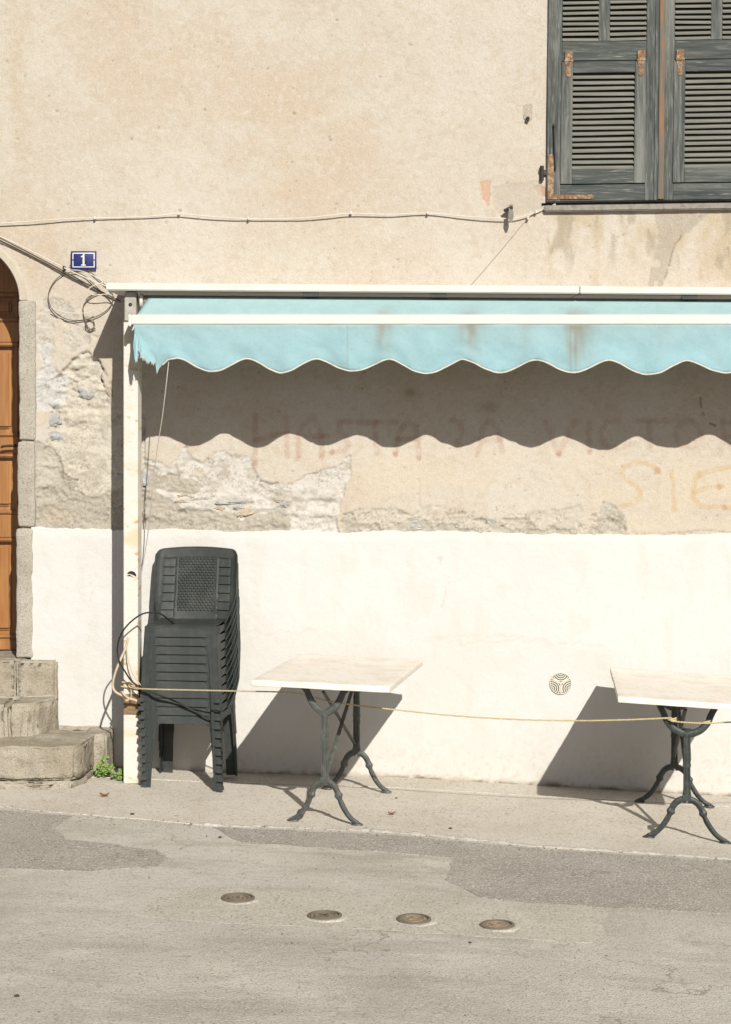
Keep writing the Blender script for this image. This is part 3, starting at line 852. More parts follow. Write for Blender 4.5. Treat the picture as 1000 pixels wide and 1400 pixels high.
def stone(name, poly, z0, z1, mat, r=.014, amp=.012, seed=0, freq=7, sag=0):
    """A worn stone: footprint poly (x, distance from wall), rounded edges, uneven faces."""
    bm = bmesh.new()
    lo = [bm.verts.new((x, -d, z0)) for x, d in poly]
    hi = [bm.verts.new((x, -d, z1)) for x, d in poly]
    n = len(poly)
    bm.faces.new(lo); bm.faces.new(list(reversed(hi)))
    for i in range(n): bm.faces.new((lo[i], hi[i], hi[(i + 1) % n], lo[(i + 1) % n]))
    bmesh.ops.bevel(bm, geom=list(bm.edges), offset=r, segments=3, affect='EDGES', clamp_overlap=True)
    for _ in range(7):
        bmesh.ops.triangulate(bm, faces=bm.faces)
        es = [e for e in bm.edges if e.calc_length() > .045]
        if not es: break
        bmesh.ops.subdivide_edges(bm, edges=es, cuts=1)
    bmesh.ops.triangulate(bm, faces=bm.faces)
    bmesh.ops.recalc_face_normals(bm, faces=bm.faces)
    bm.normal_update()
    for v in bm.verts:
        q = v.co * freq + Vector((seed * 3.1, seed, 0))
        v.co += v.normal * amp * (mnoise.fractal(q, .9, 2.1, 4) + .6 * mnoise.noise(q * .35))
        if sag: v.co.z -= sag * max(0, 1 - abs(v.co.x + 2.2) / .5)
    me = bpy.data.meshes.new(name); bm.transform(Matrix.Translation(-root_loc(steps))); bm.to_mesh(me); bm.free()
    me.polygons.foreach_set('use_smooth', [True] * len(me.polygons))
    me.materials.append(mat)
    o = bpy.data.objects.new(name, me); COL.objects.link(o); o.parent = steps
    return o


stone('step_block', [(-3.9, -.03), (-2.086, -.03), (-2.086, .062), (-3.9, .062)], .44, .70, m_step, .010, .006, 1)
stone('step_block', [(-2.083, -.03), (-1.838, -.03), (-1.846, .052), (-2.083, .060)], .44, .698, m_step, .014, .007, 5)
stone('step_block', [(-3.9, .03), (-2.075, .03), (-2.075, .372), (-3.9, .372)], .25, .482, m_step, .020, .009, 9)
stone('step_block', [(-2.073, .03), (-1.832, .03), (-1.852, .12), (-1.915, .31), (-1.975, .368), (-2.073, .372)], .25, .481, m_step, .020, .010, 13)
stone('step_block', [(-3.9, .10), (-1.575, .10), (-1.588, .30), (-1.598, .60), (-1.635, .685), (-1.70, .70), (-3.9, .71)], .102, .288, m_step, .013, .011, 15, 9)
stone('step_block', [(-1.66, -.03), (-1.507, -.03), (-1.520, .24), (-1.572, .28), (-1.66, .28)], .03, .292, m_step, .012, .007, 21)
stone('footing', [(-3.9, .0), (-1.585, .0), (-1.60, .50), (-1.66, .68), (-1.80, .74), (-2.2, .735), (-3.9, .75)], -.05, .098, m_step, .012, .020, 27, 9)
stone('mortar_joint', [(-3.9, .0), (-1.85, .0), (-1.85, .062), (-1.90, .076), (-3.9, .080)], .46, .486, m_mortar, .006, .006, 31, 14)
stone('mortar_joint', [(-1.86, .0), (-1.58, .0), (-1.58, .025), (-1.86, .04)], .27, .302, m_mortar, .006, .006, 35, 14)

# ------------------------------------------------------------------ window shutters
def WS(u, v, y):
    """Window point: photo px on the wall plane, racked a little as the old frame is."""
    a, b = u - 748, 276 - v
    return Vector((wx_(748 + a + b * .011 - 1.0), y, wz_(276 - b - a * .014 + 1)))


def wbox(u0, u1, v0, v1, y0, y1):
    return MB().hexa([WS(u0, v1, y0), WS(u1, v1, y0), WS(u1, v1, y1), WS(u0, v1, y1), WS(u0, v0, y0), WS(u1, v0, y0), WS(u1, v0, y1), WS(u0, v0, y1)])


YF, YB = -.022, .012
rs = random.Random(3)
for k, ox in enumerate((0, 153.5)):
    lab = ('left shutter leaf with rusted corner strap', 'right shutter leaf cut by the picture edge')[k]
    sh = wbox(748 + ox, 767 + ox, -330, 275, YF, YB).build('shutter', m_shut, house, False, .002)
    sh['label'] = lab
    sb = lambda u0, u1, v0, v1, y0, y1, nm, mt, bev=.0018: wbox(u0 + ox, u1 + ox, v0, v1, y0, y1).build(nm, mt, sh, False, bev)
    sb(882.5, 894, -330, 275, YF, YB, 'stile', m_shut)
    sb(767.3, 882.2, 252.5, 275, YF + .002, YB, 'rail', m_shuth)
    sb(767.3, 882.2, 57, 83, YF + .002, YB, 'rail', m_shuth)
    sb(817, 832, -135, 56.7, YF + .002, YB, 'stile', m_shut)
    sb(767.3, 882.2, -160, -135.3, YF + .002, YB, 'rail', m_shuth)
    # hinged flap
    sb(766.5, 782, 84.5, 251.5, YF - .009, YB, 'flap_stile', m_shut)
    sb(867, 882, 84.5, 251.5, YF - .009, YB, 'flap_stile', m_shut)
    sb(782.3, 866.7, 84.5, 100, YF - .008, YB, 'flap_rail', m_shuth)
    sb(782.3, 866.7, 232, 251.5, YF - .008, YB, 'flap_rail', m_shuth)

    def slat(u0, u1, vc, pit):
        j = [rs.uniform(-.6, .6) for _ in range(2)]
        hh = pit * .55
        q = []
        for (dv_, y) in ((hh, -.024), (hh - 2.0, -.0265), (-hh, .012), (-hh + 2.0, .016)):
            q.append((dv_, y))
        a = [WS(u0 + ox, vc + j[0] + dv_, y) for dv_, y in q]
        b = [WS(u1 + ox, vc + j[1] + dv_, y) for dv_, y in q]
        m = MB().hexa([a[0], b[0], b[3], a[3], a[1], b[1], b[2], a[2]])
        m.build('slat', m_slat, sh, False, .0012)
    n = 17
    pit = (231.5 - 100.5) / n
    for i in range(n): slat(782.3, 866.7, 100.5 + (i + .5) * pit, pit)
    for i in range(26):
        for u0, u1 in ((767.5, 816.8), (832.2, 882)):
            slat(u0, u1, 53 - i * 7.25, 7.25)
    # rusted hinges of the flap
    for u in (776, 875) if k == 0 else (774.5, 876):
        hg = wbox(u - 5 + ox, u + 5 + ox, 70.5, 82.5, YF - .013, YF - .004)
        hg.tube([WS(u - 6 + ox, 84, YF - .013), WS(u + 6 + ox, 84, YF - .013)], .007, 8)
        pl = [(u - 5, 85.5), (u + 5, 85.5), (u + 2.6, 95), (u + 4, 100), (u + 3, 104.5), (u, 106), (u - 3, 104.5), (u - 4, 100), (u - 2.6, 95)]
        hg.prism(pl, .004, lambda a, b, w: WS(a + ox, b, YF - .0135 + w))
        for (a, b) in ((u - 2.5, 74), (u + 2.5, 74), (u, 79), (u, 90), (u, 101)):
            hg.lathe([(.0001, .003), (.004, .002), (.0055, 0)], 8, Matrix.Translation(WS(a + ox, b, YF - .013)) @ Matrix.Rotation(R(90), 4, 'X'))
        hg.build('hinge', m_rust, sh, True)
    if k == 0:
        cb = MB()
        cb.prism([(749.5, 212), (754, 210), (757.5, 214), (757.5, 266), (811, 266.5), (812.5, 269), (811, 272), (749.5, 272)], .004, lambda a, b, w: WS(a, b, YF - .004 + w - .001))
        for a, b in ((753.5, 219), (753.5, 232), (753.5, 245), (753.5, 258), (764, 269), (778, 269), (792, 269), (805, 269)):
            cb.lathe([(.0001, .003), (.005, .0015), (.006, 0)], 8, Matrix.Translation(WS(a, b, YF - .005)) @ Matrix.Rotation(R(90), 4, 'X'))
        cb.build('corner_strap', m_rust, sh, True)
        hk = MB().tube(catmull([WS(757, 171, YF - .002), WS(757, 172, YF - .02), WS(757.3, 178, YF - .02), WS(758, 200, YF - .02), WS(759, 222, YF - .016), WS(759.5, 233, YF - .008)]), .0045, 7)
        hk.lathe([(.010, -.004), (.012, 0), (.010, .004)], 10, Matrix.Translation(WS(757, 172, YF - .006)) @ Matrix.Rotation(R(90), 4, 'X'))
        hk.build('hook', m_iron, sh, True)
        wbox(894.3, 899.3, -330, 275, YF - .004, YB).build('meeting_strip', m_shut, sh, False, .002)
        wbox(899.8, 907.6, -330, 274, YF - .011, YF - .001).build('meeting_strip', m_redwood, sh, False, .002)
pin = MB()
pin.tube([WS(741.5, 226, -.016), WS(741.5, 246, -.016)], .012, 8)
pin.box(WS(746, 235, -.012), (.045, .018, .03)).box(WS(741, 233, .01), (.03, .05, .022))
pin.build('pintle', m_iron, house, True)
lg = MB().hexa([WS(745, 289, -.035), WS(1075, 289, -.035), WS(1075, 289, .02), WS(745, 289, .02), WS(745, 280.5, -.04), WS(1075, 280.5, -.04), WS(1075, 280.5, .02), WS(745, 280.5, .02)])
lg.build('window_ledge', m_ledge, house, False, .006)
wbox(742, 1066, 276.5, 280, -.002, .03).build('ledge_gap_shade', m_gap_shade, house)  # dark strip standing in for the shade between shutters and ledge

# ------------------------------------------------------------------ awning
AX0, AX1 = -1.475, 4.4
awn = thing('awning', 'white framed awning with faded turquoise scalloped cloth, torn at its left end', 'awning', (-1.35, -.47, gz(-1.35)))


def lerp(a, b, t): return a + (b - a) * t


def hoodz(x):          # underside line of the hood front, sagging to the right
    px = 500 + x * F / (ZW - .57)
    return CH - ((396.5 + (px - 145) * .0072) - 600) * (ZW - .57) / F


joint = (793 - 500) * (ZW - .57) / F
for x0, x1 in ((AX0, joint - .002), (joint + .002, AX1)):
    h0, h1 = hoodz(x0), hoodz(x1)
    MB().hexa([Vector((x0, -.57, h0)), Vector((x1, -.57, h1)), Vector((x1, .0, h1 + .012)), Vector((x0, .0, h0 + .012)),
               Vector((x0, -.57, h0 + .042)), Vector((x1, -.57, h1 + .042)), Vector((x1, .0, h1 + .05)), Vector((x0, .0, h0 + .05))]).build('hood', m_white, awn, False, .005)
for px in (425, 600, 945):
    x = (px - 500) * (ZW - .55) / F
    MB().box((x, -.50, hoodz(x) - .012), (.09, .05, .02)).build('hood_bracket', m_grey, awn, False, .003)
BZ1, BZ0 = P(0, 430, .66).z, P(0, 443.3, .66).z
BX0 = P(179, 0, .66).x
MB().box(((BX0 + AX1) / 2, -.64, (BZ0 + BZ1) / 2), (AX1 - BX0, .04, BZ1 - BZ0)).build('front_bar', m_white, awn, False, .004)
MB().box((BX0 - .006, -.64, (BZ0 + BZ1) / 2 - .004), (.016, .052, BZ1 - BZ0 + .016)).build('bar_end_cap', m_white, awn, False, .005)
RZ = hoodz(-1.2) - .052
MB().tube([(-1.27, -.46, RZ), (AX1, -.46, hoodz(AX1) - .052)], .034, 16).build('roller', m_steelroll, awn, True)
capm = Matrix.Translation((-1.285, -.46, RZ)) @ Matrix.Rotation(R(90), 4, 'Y')
MB().lathe([(.03, -.012), (.042, -.008), (.042, .008), (.03, .012)], 20, capm).build('roller_cap', m_white, awn, True)


def cloth(name, nu, nv, fn, colfn, parent, th=.0015):
    mb = MB().grid(nu, nv, fn)
    o = mb.build(name, m_cloth, parent, 'all')
    me = o.data
    a = me.color_attributes.new('Col', 'FLOAT_COLOR', 'POINT')
    cols = []
    for j in range(nv + 1):
        for i in range(nu + 1):
            cols += [*(colfn(i / nu, j / nv) * KA), 1]
    a.data.foreach_set('color', cols)
    s = o.modifiers.new('thickness', 'SOLIDIFY'); s.thickness = th; s.offset = 0
    return o


TUR = Vector((.35, .565, .63)); FADE = Vector((.44, .60, .615)); STAIN = Vector((.31, .26, .19))


def stain_amt(px):
    s = 0
    for c, w, a in ((524, 13, .62), (642, 15, .62), (720, 10, .22), (782, 9, .75), (797, 17, .55), (250, 20, .1), (905, 14, .12)):
        s += a * math.exp(-((px - c) / w) ** 2)
    return min(s, .85)


FX0 = P(185, 0, .66).x


def roof_fn(u, v):
    x = lerp(FX0 + .06 * (1 - v) ** 1, AX1, u)
    xx = lerp(FX0, AX1, u)
    y = lerp(-.49, -.625, v)
    z = lerp(hoodz(xx) - .030, BZ1 - .004, v)
    z += .006 * math.sin(v * math.pi) * mnoise.noise(Vector((x * 2.3, v * 1.2, 3)))
    return Vector((x, y, z))


def roof_col(u, v):
    px = 500 + lerp(FX0, AX1, u) * F / (ZW - .66)
    c = TUR.lerp(FADE, .75)
    return c.lerp(STAIN, .75 * stain_amt(px) * v * v + .10 * v * max(0, mnoise.noise(Vector((px / 60, v, 1)))))


cloth('roof_cloth', 240, 8, roof_fn, roof_col, awn)
CREST = [243, 338, 433, 533, 633, 733, 834, 939, 1043]
while CREST[-1] < 1600: CREST.append(CREST[-1] + 104)
TORN = [(183, 470), (184.5, 478), (186, 493), (189.5, 495), (191.5, 478), (194, 489), (199, 492), (203, 497), (206, 494), (210, 499), (213, 496), (214.5, 511), (218, 504), (222, 499.5), (231, 492), (243, 490)]


def low(px):
    if px < 243:
        return float(np.interp(px, [t[0] for t in TORN], [t[1] for t in TORN]))
    i = max(k for k in range(len(CREST)) if CREST[k] <= px)
    i = min(i, len(CREST) - 2)
    f = (px - CREST[i]) / (CREST[i + 1] - CREST[i])
    return 490 + (px - 243) * .0045 + (18 + 1.6 * math.sin(i * 2.4)) * (math.sin(math.pi * f) ** 2) ** (.82 + .08 * math.sin(i * 1.7)) + .7 * mnoise.noise(Vector((px / 13, 3, 1)))


px_r = 500 + AX1 * F / (ZW - .66)
VPX = list(np.arange(184, 245, .9)) + list(np.arange(245, 1080, 2.4)) + list(np.arange(1080, px_r, 6))


def fold(px, t):
    w = .013 * mnoise.noise(Vector((px / 42, t * 1.4, 7))) + .006 * mnoise.noise(Vector((px / 12 + t * 3, t * 2, 2))) * t + .005 * mnoise.noise(Vector((px / 26 - t * 2.5, t * 2.5, 12)))
    if px < 290:
        k = (290 - px) / 106
        w += .012 * k * math.sin((px - 184) * .10 - t * 5.0) * (.25 + t) + .016 * k * k * t
    return w * 1.35 * (.15 + t)


def val_fn(u, v):
    px = VPX[round(u * (len(VPX) - 1))]
    yb = 443.0
    py = lerp(yb, low(px), v)
    p = P(px, py, .645)
    return p + Vector((0, -fold(px, v) - .008, 0))


def val_col(u, v):
    px = VPX[round(u * (len(VPX) - 1))]
    c = TUR.lerp(FADE, .35 * (1 - v) + .25 * max(0, mnoise.noise(Vector((px / 70, v * 2, 4)))))
    s = 1.45 * stain_amt(px) * max(0, 1 - v * .95) * (.7 + .6 * mnoise.noise(Vector((px / 9, v * 2, 9)))) + (.26 if min(abs(px - q) for q in (475, 781, 787, 1090)) < 1.6 else 0)
    s += .16 * max(0, 1 - v * 6) + .10 * max(0, v - .8) * 5 * max(0, mnoise.noise(Vector((px / 22, 1, 6))) + .3)
    return c.lerp(STAIN, max(0, min(.8, s)))


valance = cloth('valance', len(VPX) - 1, 14, val_fn, val_col, awn)
pp = []
for i, px in enumerate(VPX):
    if px > 222: pp.append(P(px, low(px) - .3, .645) + Vector((0, -fold(px, 1) - .008, 0)))
MB().tube(pp, .0048, 6).build('piping', m_pipe, valance, True)
rf = random.Random(2)
fr = MB()
for x in np.arange(186, 222, .9):
    a = P(x, low(x) - 2, .645) + Vector((0, -fold(x, 1) - .008, 0))
    L = rf.uniform(.006, .022)
    fr.tube([a, a + Vector((rf.uniform(-.006, .006), rf.uniform(-.004, .004), -L))], [.0016, .0007], 4)
fr_o = fr.build('frayed_threads', m_pipe, valance)
fr_o['kind'] = 'stuff'

# posts of the awning
for s, xl in ((0, P(170, 0, .50).x), (1, 3.6)):
    pw, pd = .083, .10
    zb = gz(xl) + .004
    zt_ = hoodz(xl) - .002
    rotp = Matrix.Rotation(R(-6 if s == 0 else 0), 3, 'Z')
    c = Vector((xl + pw / 2, -.45, 0))
    m = MB().box((0, 0, (zb + zt_ - .17) / 2), (pw, pd, zt_ - .17 - zb))
    m.v = [c + rotp @ p for p in m.v]
    post = m.build('post', m_post, awn, False, .004)
    m = MB().box((0, 0, zb + .004), (pw + .05, pd + .05, .008)); m.v = [c + rotp @ p for p in m.v]
    br = MB().box((xl + .036, -.46, zt_ - .085), (.066, .10, .17)).build('end_bracket', m_grey, awn, False, .005)
    MB().lathe([(.0001, .006), (.008, .005), (.011, 0)], 12, Matrix.Translation((xl + .036, -.511, zt_ - .075)) @ Matrix.Rotation(R(90), 4, 'X')).build('bolt', m_iron, br, True)
    MB().box((xl + .05, -.575, BZ0 + .03), (.022, .13, .03)).build('bar_arm', m_white, awn, False, .003)
    if s == 0:
        for nm, v0, v1, g, mt in (('wood_band', 948, 978, .006, m_wood),):
            z0, z1 = P(0, v1, .5).z, P(0, v0, .5).z
            m = MB().box((.004, 0, (z0 + z1) / 2), (pw + g, pd + g, z1 - z0)); m.v = [c + rotp @ p for p in m.v]
            m.build(nm, mt, post, False, .004)
        st = MB()
        pc = P(180.5, 785.5, .503)
        pts = [(-.028, -.001), (-.02, .012), (-.004, .020), (.014, .017), (.025, .004), (.026, -.008), (.010, -.001), (-.008, .004)]
        st.prism(pts, .0015, lambda a, b, w: pc + rotp @ Vector((a, -w, b - a * .15)))
        pts2 = [(-.03, -.012), (-.014, -.003), (.004, -.012), (.012, -.016), (-.004, -.010), (-.014, -.011)]
        st.prism(pts2, .0015, lambda a, b, w: pc + rotp @ Vector((a, -w, b - a * .15)))
        st.build('torn_sticker', m_black, post)

# ------------------------------------------------------------------ stack of resin chairs
PIT = .0495


def xo(z): return .208 + (.43 - z) * .050
def yf(z): return -.212 - (.43 - z) * .075
def yr(z): return .185 + (.43 - z) * .085


TH = .0027


def make_chair():
    t = thing('resin_chair', 'chair', 'chair')
    # seat
    def seat_fn(u, v):
        x = lerp(-.203, .203, u); y = lerp(-.215, .195, v)
        e = max(0, 1 - v / .10)
        z = .432 - .012 * math.sin(math.pi * min(1, max(0, u))) * math.sin(math.pi * min(1, v * 1.05)) - .014 * e * e
        return Vector((x * (1 - .05 * v), y, z))
    seat = MB().shell(24, 24, seat_fn, (0, 0, -.004)).build('seat', m_resin, t, True, local=True)
    # aprons: front and both sides, with arched lower edges
    def ap_front(u, v):
        x = lerp(-.150, .150, u)
        top, botm = .420, .366
        z = lerp(botm, top, v)
        return Vector((x, yf(z) - .009 * (1 - v), z))
    MB().shell(20, 5, ap_front, (0, TH, 0)).build('apron', m_resin, seat, True, local=True)
    for s in (-1, 1):
        def ap_side(u, v):
            y = lerp(-.20, .18, u)
            z = lerp(.372 + .012 * math.sin(math.pi * u), .420, v)
            return Vector((s * xo(z), y, z))
        MB().shell(20, 4, ap_side, (-s * TH, 0, 0)).build('apron', m_resin, seat, True, local=True)
    for s in (-1, 1):
        # front leg: angle section with an arched shoulder and a stepped foot
        fl = [(0, .183), (.10, .178), (.20, .170), (.29, .160), (.335, .152), (.355, .143), (.364, .130), (.367, .118)]
        leg = MB()
        pts = [(xo(z) , z) for z in (0, .1, .2, .3, .424)] + [(.118, .424)] + [(x, z) for z, x in reversed(fl)]
        leg.prism([(s * x, z) for x, z in pts], TH, lambda a, b, w: Vector((a, yf(b) - .003 + w, b)))
        pr = [(yf(z) - .003, z) for z in (0, .2, .424)] + [(-.125, .424), (-.135, .37), (-.165, .28), (-.195, .14), (-.205, 0)]
        leg.prism(pr, TH, lambda a, b, w: Vector((s * (xo(b) - w), a, b)))
        # raised rib on the leg face
        leg.prism([(s * (xo(z) - .031), z) for z in (.02, .2, .42)] + [(s * (xo(z) - .034), z) for z in (.42, .2, .02)], .0025, lambda a, b, w: Vector((a, yf(b) - .003 - w, b)))
        # foot lip
        for z0 in (0,):
            xa, xb = xo(0) + .009, xo(0) - .026
            y0 = yf(0) - .003
            leg.hexa([Vector((s * xb, y0 - .015, z0)), Vector((s * xa, y0 - .018, z0)), Vector((s * xa, y0 + .020, z0)), Vector((s * xb, y0 + .002, z0)),
                      Vector((s * xb, y0 - .001, z0 + .020)), Vector((s * xa, y0 - .006, z0 + .020)), Vector((s * xa, y0 + .012, z0 + .020)), Vector((s * xb, y0 + .002, z0 + .020))])
        leg.build('leg', m_resin, t, True, local=True)
        # rear leg
        rl = MB()
        pts = [(xo(z), z) for z in (0, .15, .3, .424)] + [(.135, .424), (.150, .35), (.163, .2), (.170, 0)]
        rl.prism([(s * (x - .008), z) for x, z in pts], TH, lambda a, b, w: Vector((a, yr(b) - w, b)))
        pr = [(yr(z), z) for z in (0, .2, .424)] + [(.115, .424), (.135, .33), (.160, .15), (.170, 0)]
        rl.prism(pr, TH, lambda a, b, w: Vector((s * (xo(b) - w), a, b)))
        rl.build('leg', m_resin, t, True, local=True)
    # backrest
    ZB, ZT = .405, .848

    def bx(u, z):
        hw = lerp(.208, .247, min(1, max(0, (z - .42) / .16)) ** .7) - .006 * max(0, (z - .75) / .12)
        return u * hw

    def by(u, z):
        f = max(0, (abs(u) - .84) / .16)
        return .178 + (z - .43) * .20 - .022 * u * u - .020 * f * f + .012 * max(0, (.47 - z) / .07) ** 2 * -1

    def topz(u):
        k = max(0, (abs(u) - .84) / .16)
        return ZT - .016 * u * u - .030 * (1 - math.sqrt(max(0, 1 - k * k)))

    def recess(x, z):
        r = 0
        if abs(x) < .112 and .475 < z < .786: r = .004
        ax = abs(x)
        if .130 < ax < .206 and .432 < z < .784: r = .006
        return r

    def back_fn(u, v):
        uu = 2 * u - 1
        z = ZB + (topz(uu) - ZB) * v
        x = bx(uu, z)
        return Vector((x, by(uu, z) + recess(x, z), z))
    back = MB().shell(64, 64, back_fn, lambda u, v: Vector((0, .0048 if not recess(back_fn(u, v).x, back_fn(u, v).z) else .002, 0))).build('backrest', m_resin, t, True, local=True)

    def byx(x, z):
        hw = bx(1, z)
        return by(x / hw, z)

    rim = [Vector((back_fn(0, j / 40).x, back_fn(0, j / 40).y + .002, back_fn(0, j / 40).z)) for j in range(4, 41)] + [back_fn(i / 40, 1) + Vector((0, .002, 0)) for i in range(1, 41)] + [back_fn(1, j / 40) + Vector((0, .002, 0)) for j in range(39, 3, -1)]
    MB().tube(rim, .0042, 6).build('rim', m_resin, back, 'all', local=True)
    for s in (-1, 1):
        def wing(u, v):
            tt = v
            z = .425 + .30 * tt
            ye = .215 - .215 * (1 - tt) ** 2.3
            yb = by(1, z) + .004
            x = bx(1, z) + .001
            return Vector((s * x, lerp(min(ye, yb - .002), yb, u), z))
        MB().shell(8, 16, wing, (-s * TH, 0, 0)).build('side_wing', m_resin, back, True, local=True)
        MB().tube([wing(0, j / 20) for j in range(21)], .0036, 6).build('rim', m_resin, back, 'all', local=True)

    def weave(u, v):
        x = lerp(-.1125, .1125, u); z = lerp(.4745, .7865, v)
        cx, rz = x / .0225, z / .0158
        row = math.floor(rz)
        fx = (cx + (.5 if row % 2 else 0)) % 1; fz = rz % 1
        e = min(u, 1 - u, (v) * 1.9, (1 - v) * 1.9)
        h = math.sin(math.pi * fx) ** 1.2 * math.sin(math.pi * fz) ** .8
        return Vector((x, byx(x, z) + .0026 - .0095 * h * (1 if e > .01 else 0), z))
    MB().grid(72, 150, weave).build('woven_panel', m_resin, back, 'all', local=True)
    for s in (-1, 1):
        for k in range(7):
            z0 = .434 + k * .0500; z1 = z0 + .0470
            xa, xb = .132, .204

            def sl(u, v):
                x = s * lerp(xa + .004 * (6 - k) * .0, xb, u); z = lerp(z0, z1, v)
                edge = .0035 * (math.exp(-((u) / .06) ** 2) + math.exp(-((1 - u) / .06) ** 2) + math.exp(-((1 - v) / .10) ** 2))
                return Vector((x, byx(x, z) + .0045 - .0095 * (1 - v) + edge * .5, z))
            MB().shell(8, 6, sl, (0, .003, 0)).build('slat', m_resin, back, True, local=True)
    return t


chair = make_chair()
ORD = ['topmost', 'second from the top', 'third from the top', 'fourth from the top', 'fifth from the top', 'middle one, sixth from the top', 'fifth from the bottom', 'fourth from the bottom', 'third from the bottom', 'second from the bottom', 'lowest']
NCH = 11
CXY = (-1.010, -.352)
for k in range(NCH):
    c = chair if k == 0 else copy_tree(chair)
    c.location = (CXY[0] - .0015 * k, CXY[1] - .0006 * k, gz(-1.02) + .009 + k * PIT)
    c.rotation_euler = (0, 0, R(-7 + (0, .3, -.25, .15, .35, -.3, .1, -.2, .3, -.1, .2)[k]))
    c.location.x += (0, .0010, -.0012, .0006, -.0008, .0014, .0, -.0010, .0008, .0012, -.0006)[k]
    w = ORD[NCH - 1 - k]
    c['label'] = {'topmost': 'dark grey resin chair on top of the stack, its woven back fully seen', 'lowest': 'dark grey resin chair at the bottom of the stack, standing on the pavement'}.get(w, 'dark grey resin chair in the stack, ' + w)
    c['group'] = 'stack of resin chairs'

# ------------------------------------------------------------------ bistro tables
def table(cx, d, ang, label, mat, span, yoke, spacing, hgt=.75, W=.73, L=1.17, slope=0.0, col=0, dz=0):
    t = thing('bistro_table', label, 'table', (cx, -d, gz(cx) + .007 + dz), ang, 'bistro tables on the pavement')
    def tb(m, *a, **k):
        m.v = [Vector((p.x, p.y, p.z - slope * p.x)) for p in m.v]
        return m.build(*a, **k)
    top = MB().block((0, 0, hgt - .0155), (W / 2, L / 2, .0155), .004, .045, amp=.0022, freq=13, seed=col * 7)
    tb(top, 'tabletop', m_marble, t, True, local=True)
    ut = hgt - .031
    fr_objs = []
    for s in (-1, 1):
        y0 = s * spacing / 2
        m = MB()
        kz = .222
        zs = [kz - .012, kz + .03, kz + .05, kz + .16, kz + .175, kz + .19, kz + .205, .54, .565, .59]
        rr = [.022, .021, .0195, .0185, .0225, .019, .0225, .0175, .0180, .024]
        m.tube([(0, y0, z) for z in zs], rr, 8, flat=(.85, 1))
        m.tube([(-.014, y0 - .0165, zs[1]), (-.013, y0 - .0150, .55)], .004, 5).tube([(.014, y0 - .0165, zs[1]), (.013, y0 - .0150, .55)], .004, 5)
        m.box((0, y0, kz + .006), (.045, .034, .030))
        for q in (-1, 1):
            if yoke == 'V':
                arm = [(0, y0, .575), (q * .028, y0, .590), (q * .058, y0, .615), (q * .082, y0, .655), (q * .098, y0, .690), (q * .122, y0, ut - .004)]
            else:
                arm = [(0, y0, .560), (q * .035, y0, .568), (q * .075, y0, .590), (q * .108, y0, .628), (q * .125, y0, .668), (q * .150, y0, ut - .004)]
            ca = catmull(arm, 5)
            m.tube(ca, [lerp(.021, .016, i / (len(ca) - 1)) for i in range(len(ca))], 8, flat=(.8, 1))
        wt = .13 if yoke == 'V' else .16
        m.box((0, y0, ut - .003), (2 * wt, .04, .006))
        f = tb(m, 'end_frame', mat, t, True, local=True)
        for q in (-1, 1):
            k = span / .19
            pts = [(q * .004, y0, .212), (q * .024 * k, y0, .214), (q * .050 * k, y0, .196), (q * .068 * k, y0, .166), (q * .079 * k, y0, .134), (q * .095 * k, y0, .098), (q * .118 * k, y0, .060), (q * .147 * k, y0, .028), (q * .178 * k, y0, .010), (q * .196 * k, y0, .006)]
            cf = catmull(pts, 5)
            n = len(cf)
            rad = []
            for i in range(n):
                u = i / (n - 1)
                r_ = lerp(.0185, .0125, u) + .007 * math.exp(-((u - .40) / .035) ** 2) - .003 * math.exp(-((u - .47) / .03) ** 2)
                if u > .9: r_ = lerp(.0105, .006, (u - .9) / .1)
                rad.append(r_)
            foot = MB().tube(cf, rad, 8, flat=(.85, 1))
            rid = [Vector(p) + Vector((0, -.0145, 0)) for p in cf[2:-6]]
            foot.tube(rid, .0042, 5)
            pad = [(q * .155 * k, y0), ]
            foot.lathe([(.014, 0), (.022, .001), (.020, .007), (.008, .014)], 12, Matrix.Translation((q * .176 * k, y0, 0)) @ Matrix.Diagonal((1.5, .9, 1, 1)))
            tb(foot, 'foot', mat, f, True, local=True)
    # crossed flat braces between the two frames
    a, b = -spacing / 2, spacing / 2
    for (p, q, x) in (((a, .26), (b, ut - .03), .008), ((b, .26), (a, ut - .03), -.008)):
        m = MB().tube([(x, p[0], p[1]), (x, q[0], q[1])], .0125, 8, flat=(1, .42) if False else (.9, .5))
        tb(m, 'brace', mat, t, True, local=True)
    return t


table(-.132, .915, R(-10.3), 'grey-green iron table with pale stone top, beside the stacked chairs', m_ironA, .186, 'V', .905, slope=.026)
table(1.742, .850, R(-5.7), 'black-green iron table with pale stone top, cut by the right picture edge', m_ironB, .215, 'U', .955, slope=.055, col=1, hgt=.750, L=1.2)

# ------------------------------------------------------------------ ropes, cables, cords
rope = thing('rope', 'yellowish twisted rope slung from the awning post past the chairs to both tables', 'rope', P(176, 941, .52))


def twist(mb, pts, r, pitch=.028):
    c = catmull(pts, 10)
    L = 0
    a, b = [], []
    for i, p in enumerate(c):
        if i: L += (c[i] - c[i - 1]).length
        t = (c[min(i + 1, len(c) - 1)] - c[max(i - 1, 0)]).normalized()
        n = Vector((0, 0, 1)) - t * t.z
        n = n.normalized() if n.length > 1e-4 else Vector((1, 0, 0))
        bb = t.cross(n)
        ph = 2 * math.pi * L / pitch
        off = (n * math.cos(ph) + bb * math.sin(ph)) * r * .5
        a.append(p + off); b.append(p - off)
    mb.tube(a, r * .62, 5).tube(b, r * .62, 5)


def dens(pts, step=.012):
    c = catmull(pts, 12)
    out = [c[0]]
    for p in c[1:]:
        if (p - out[-1]).length >= step: out.append(p)
    return out


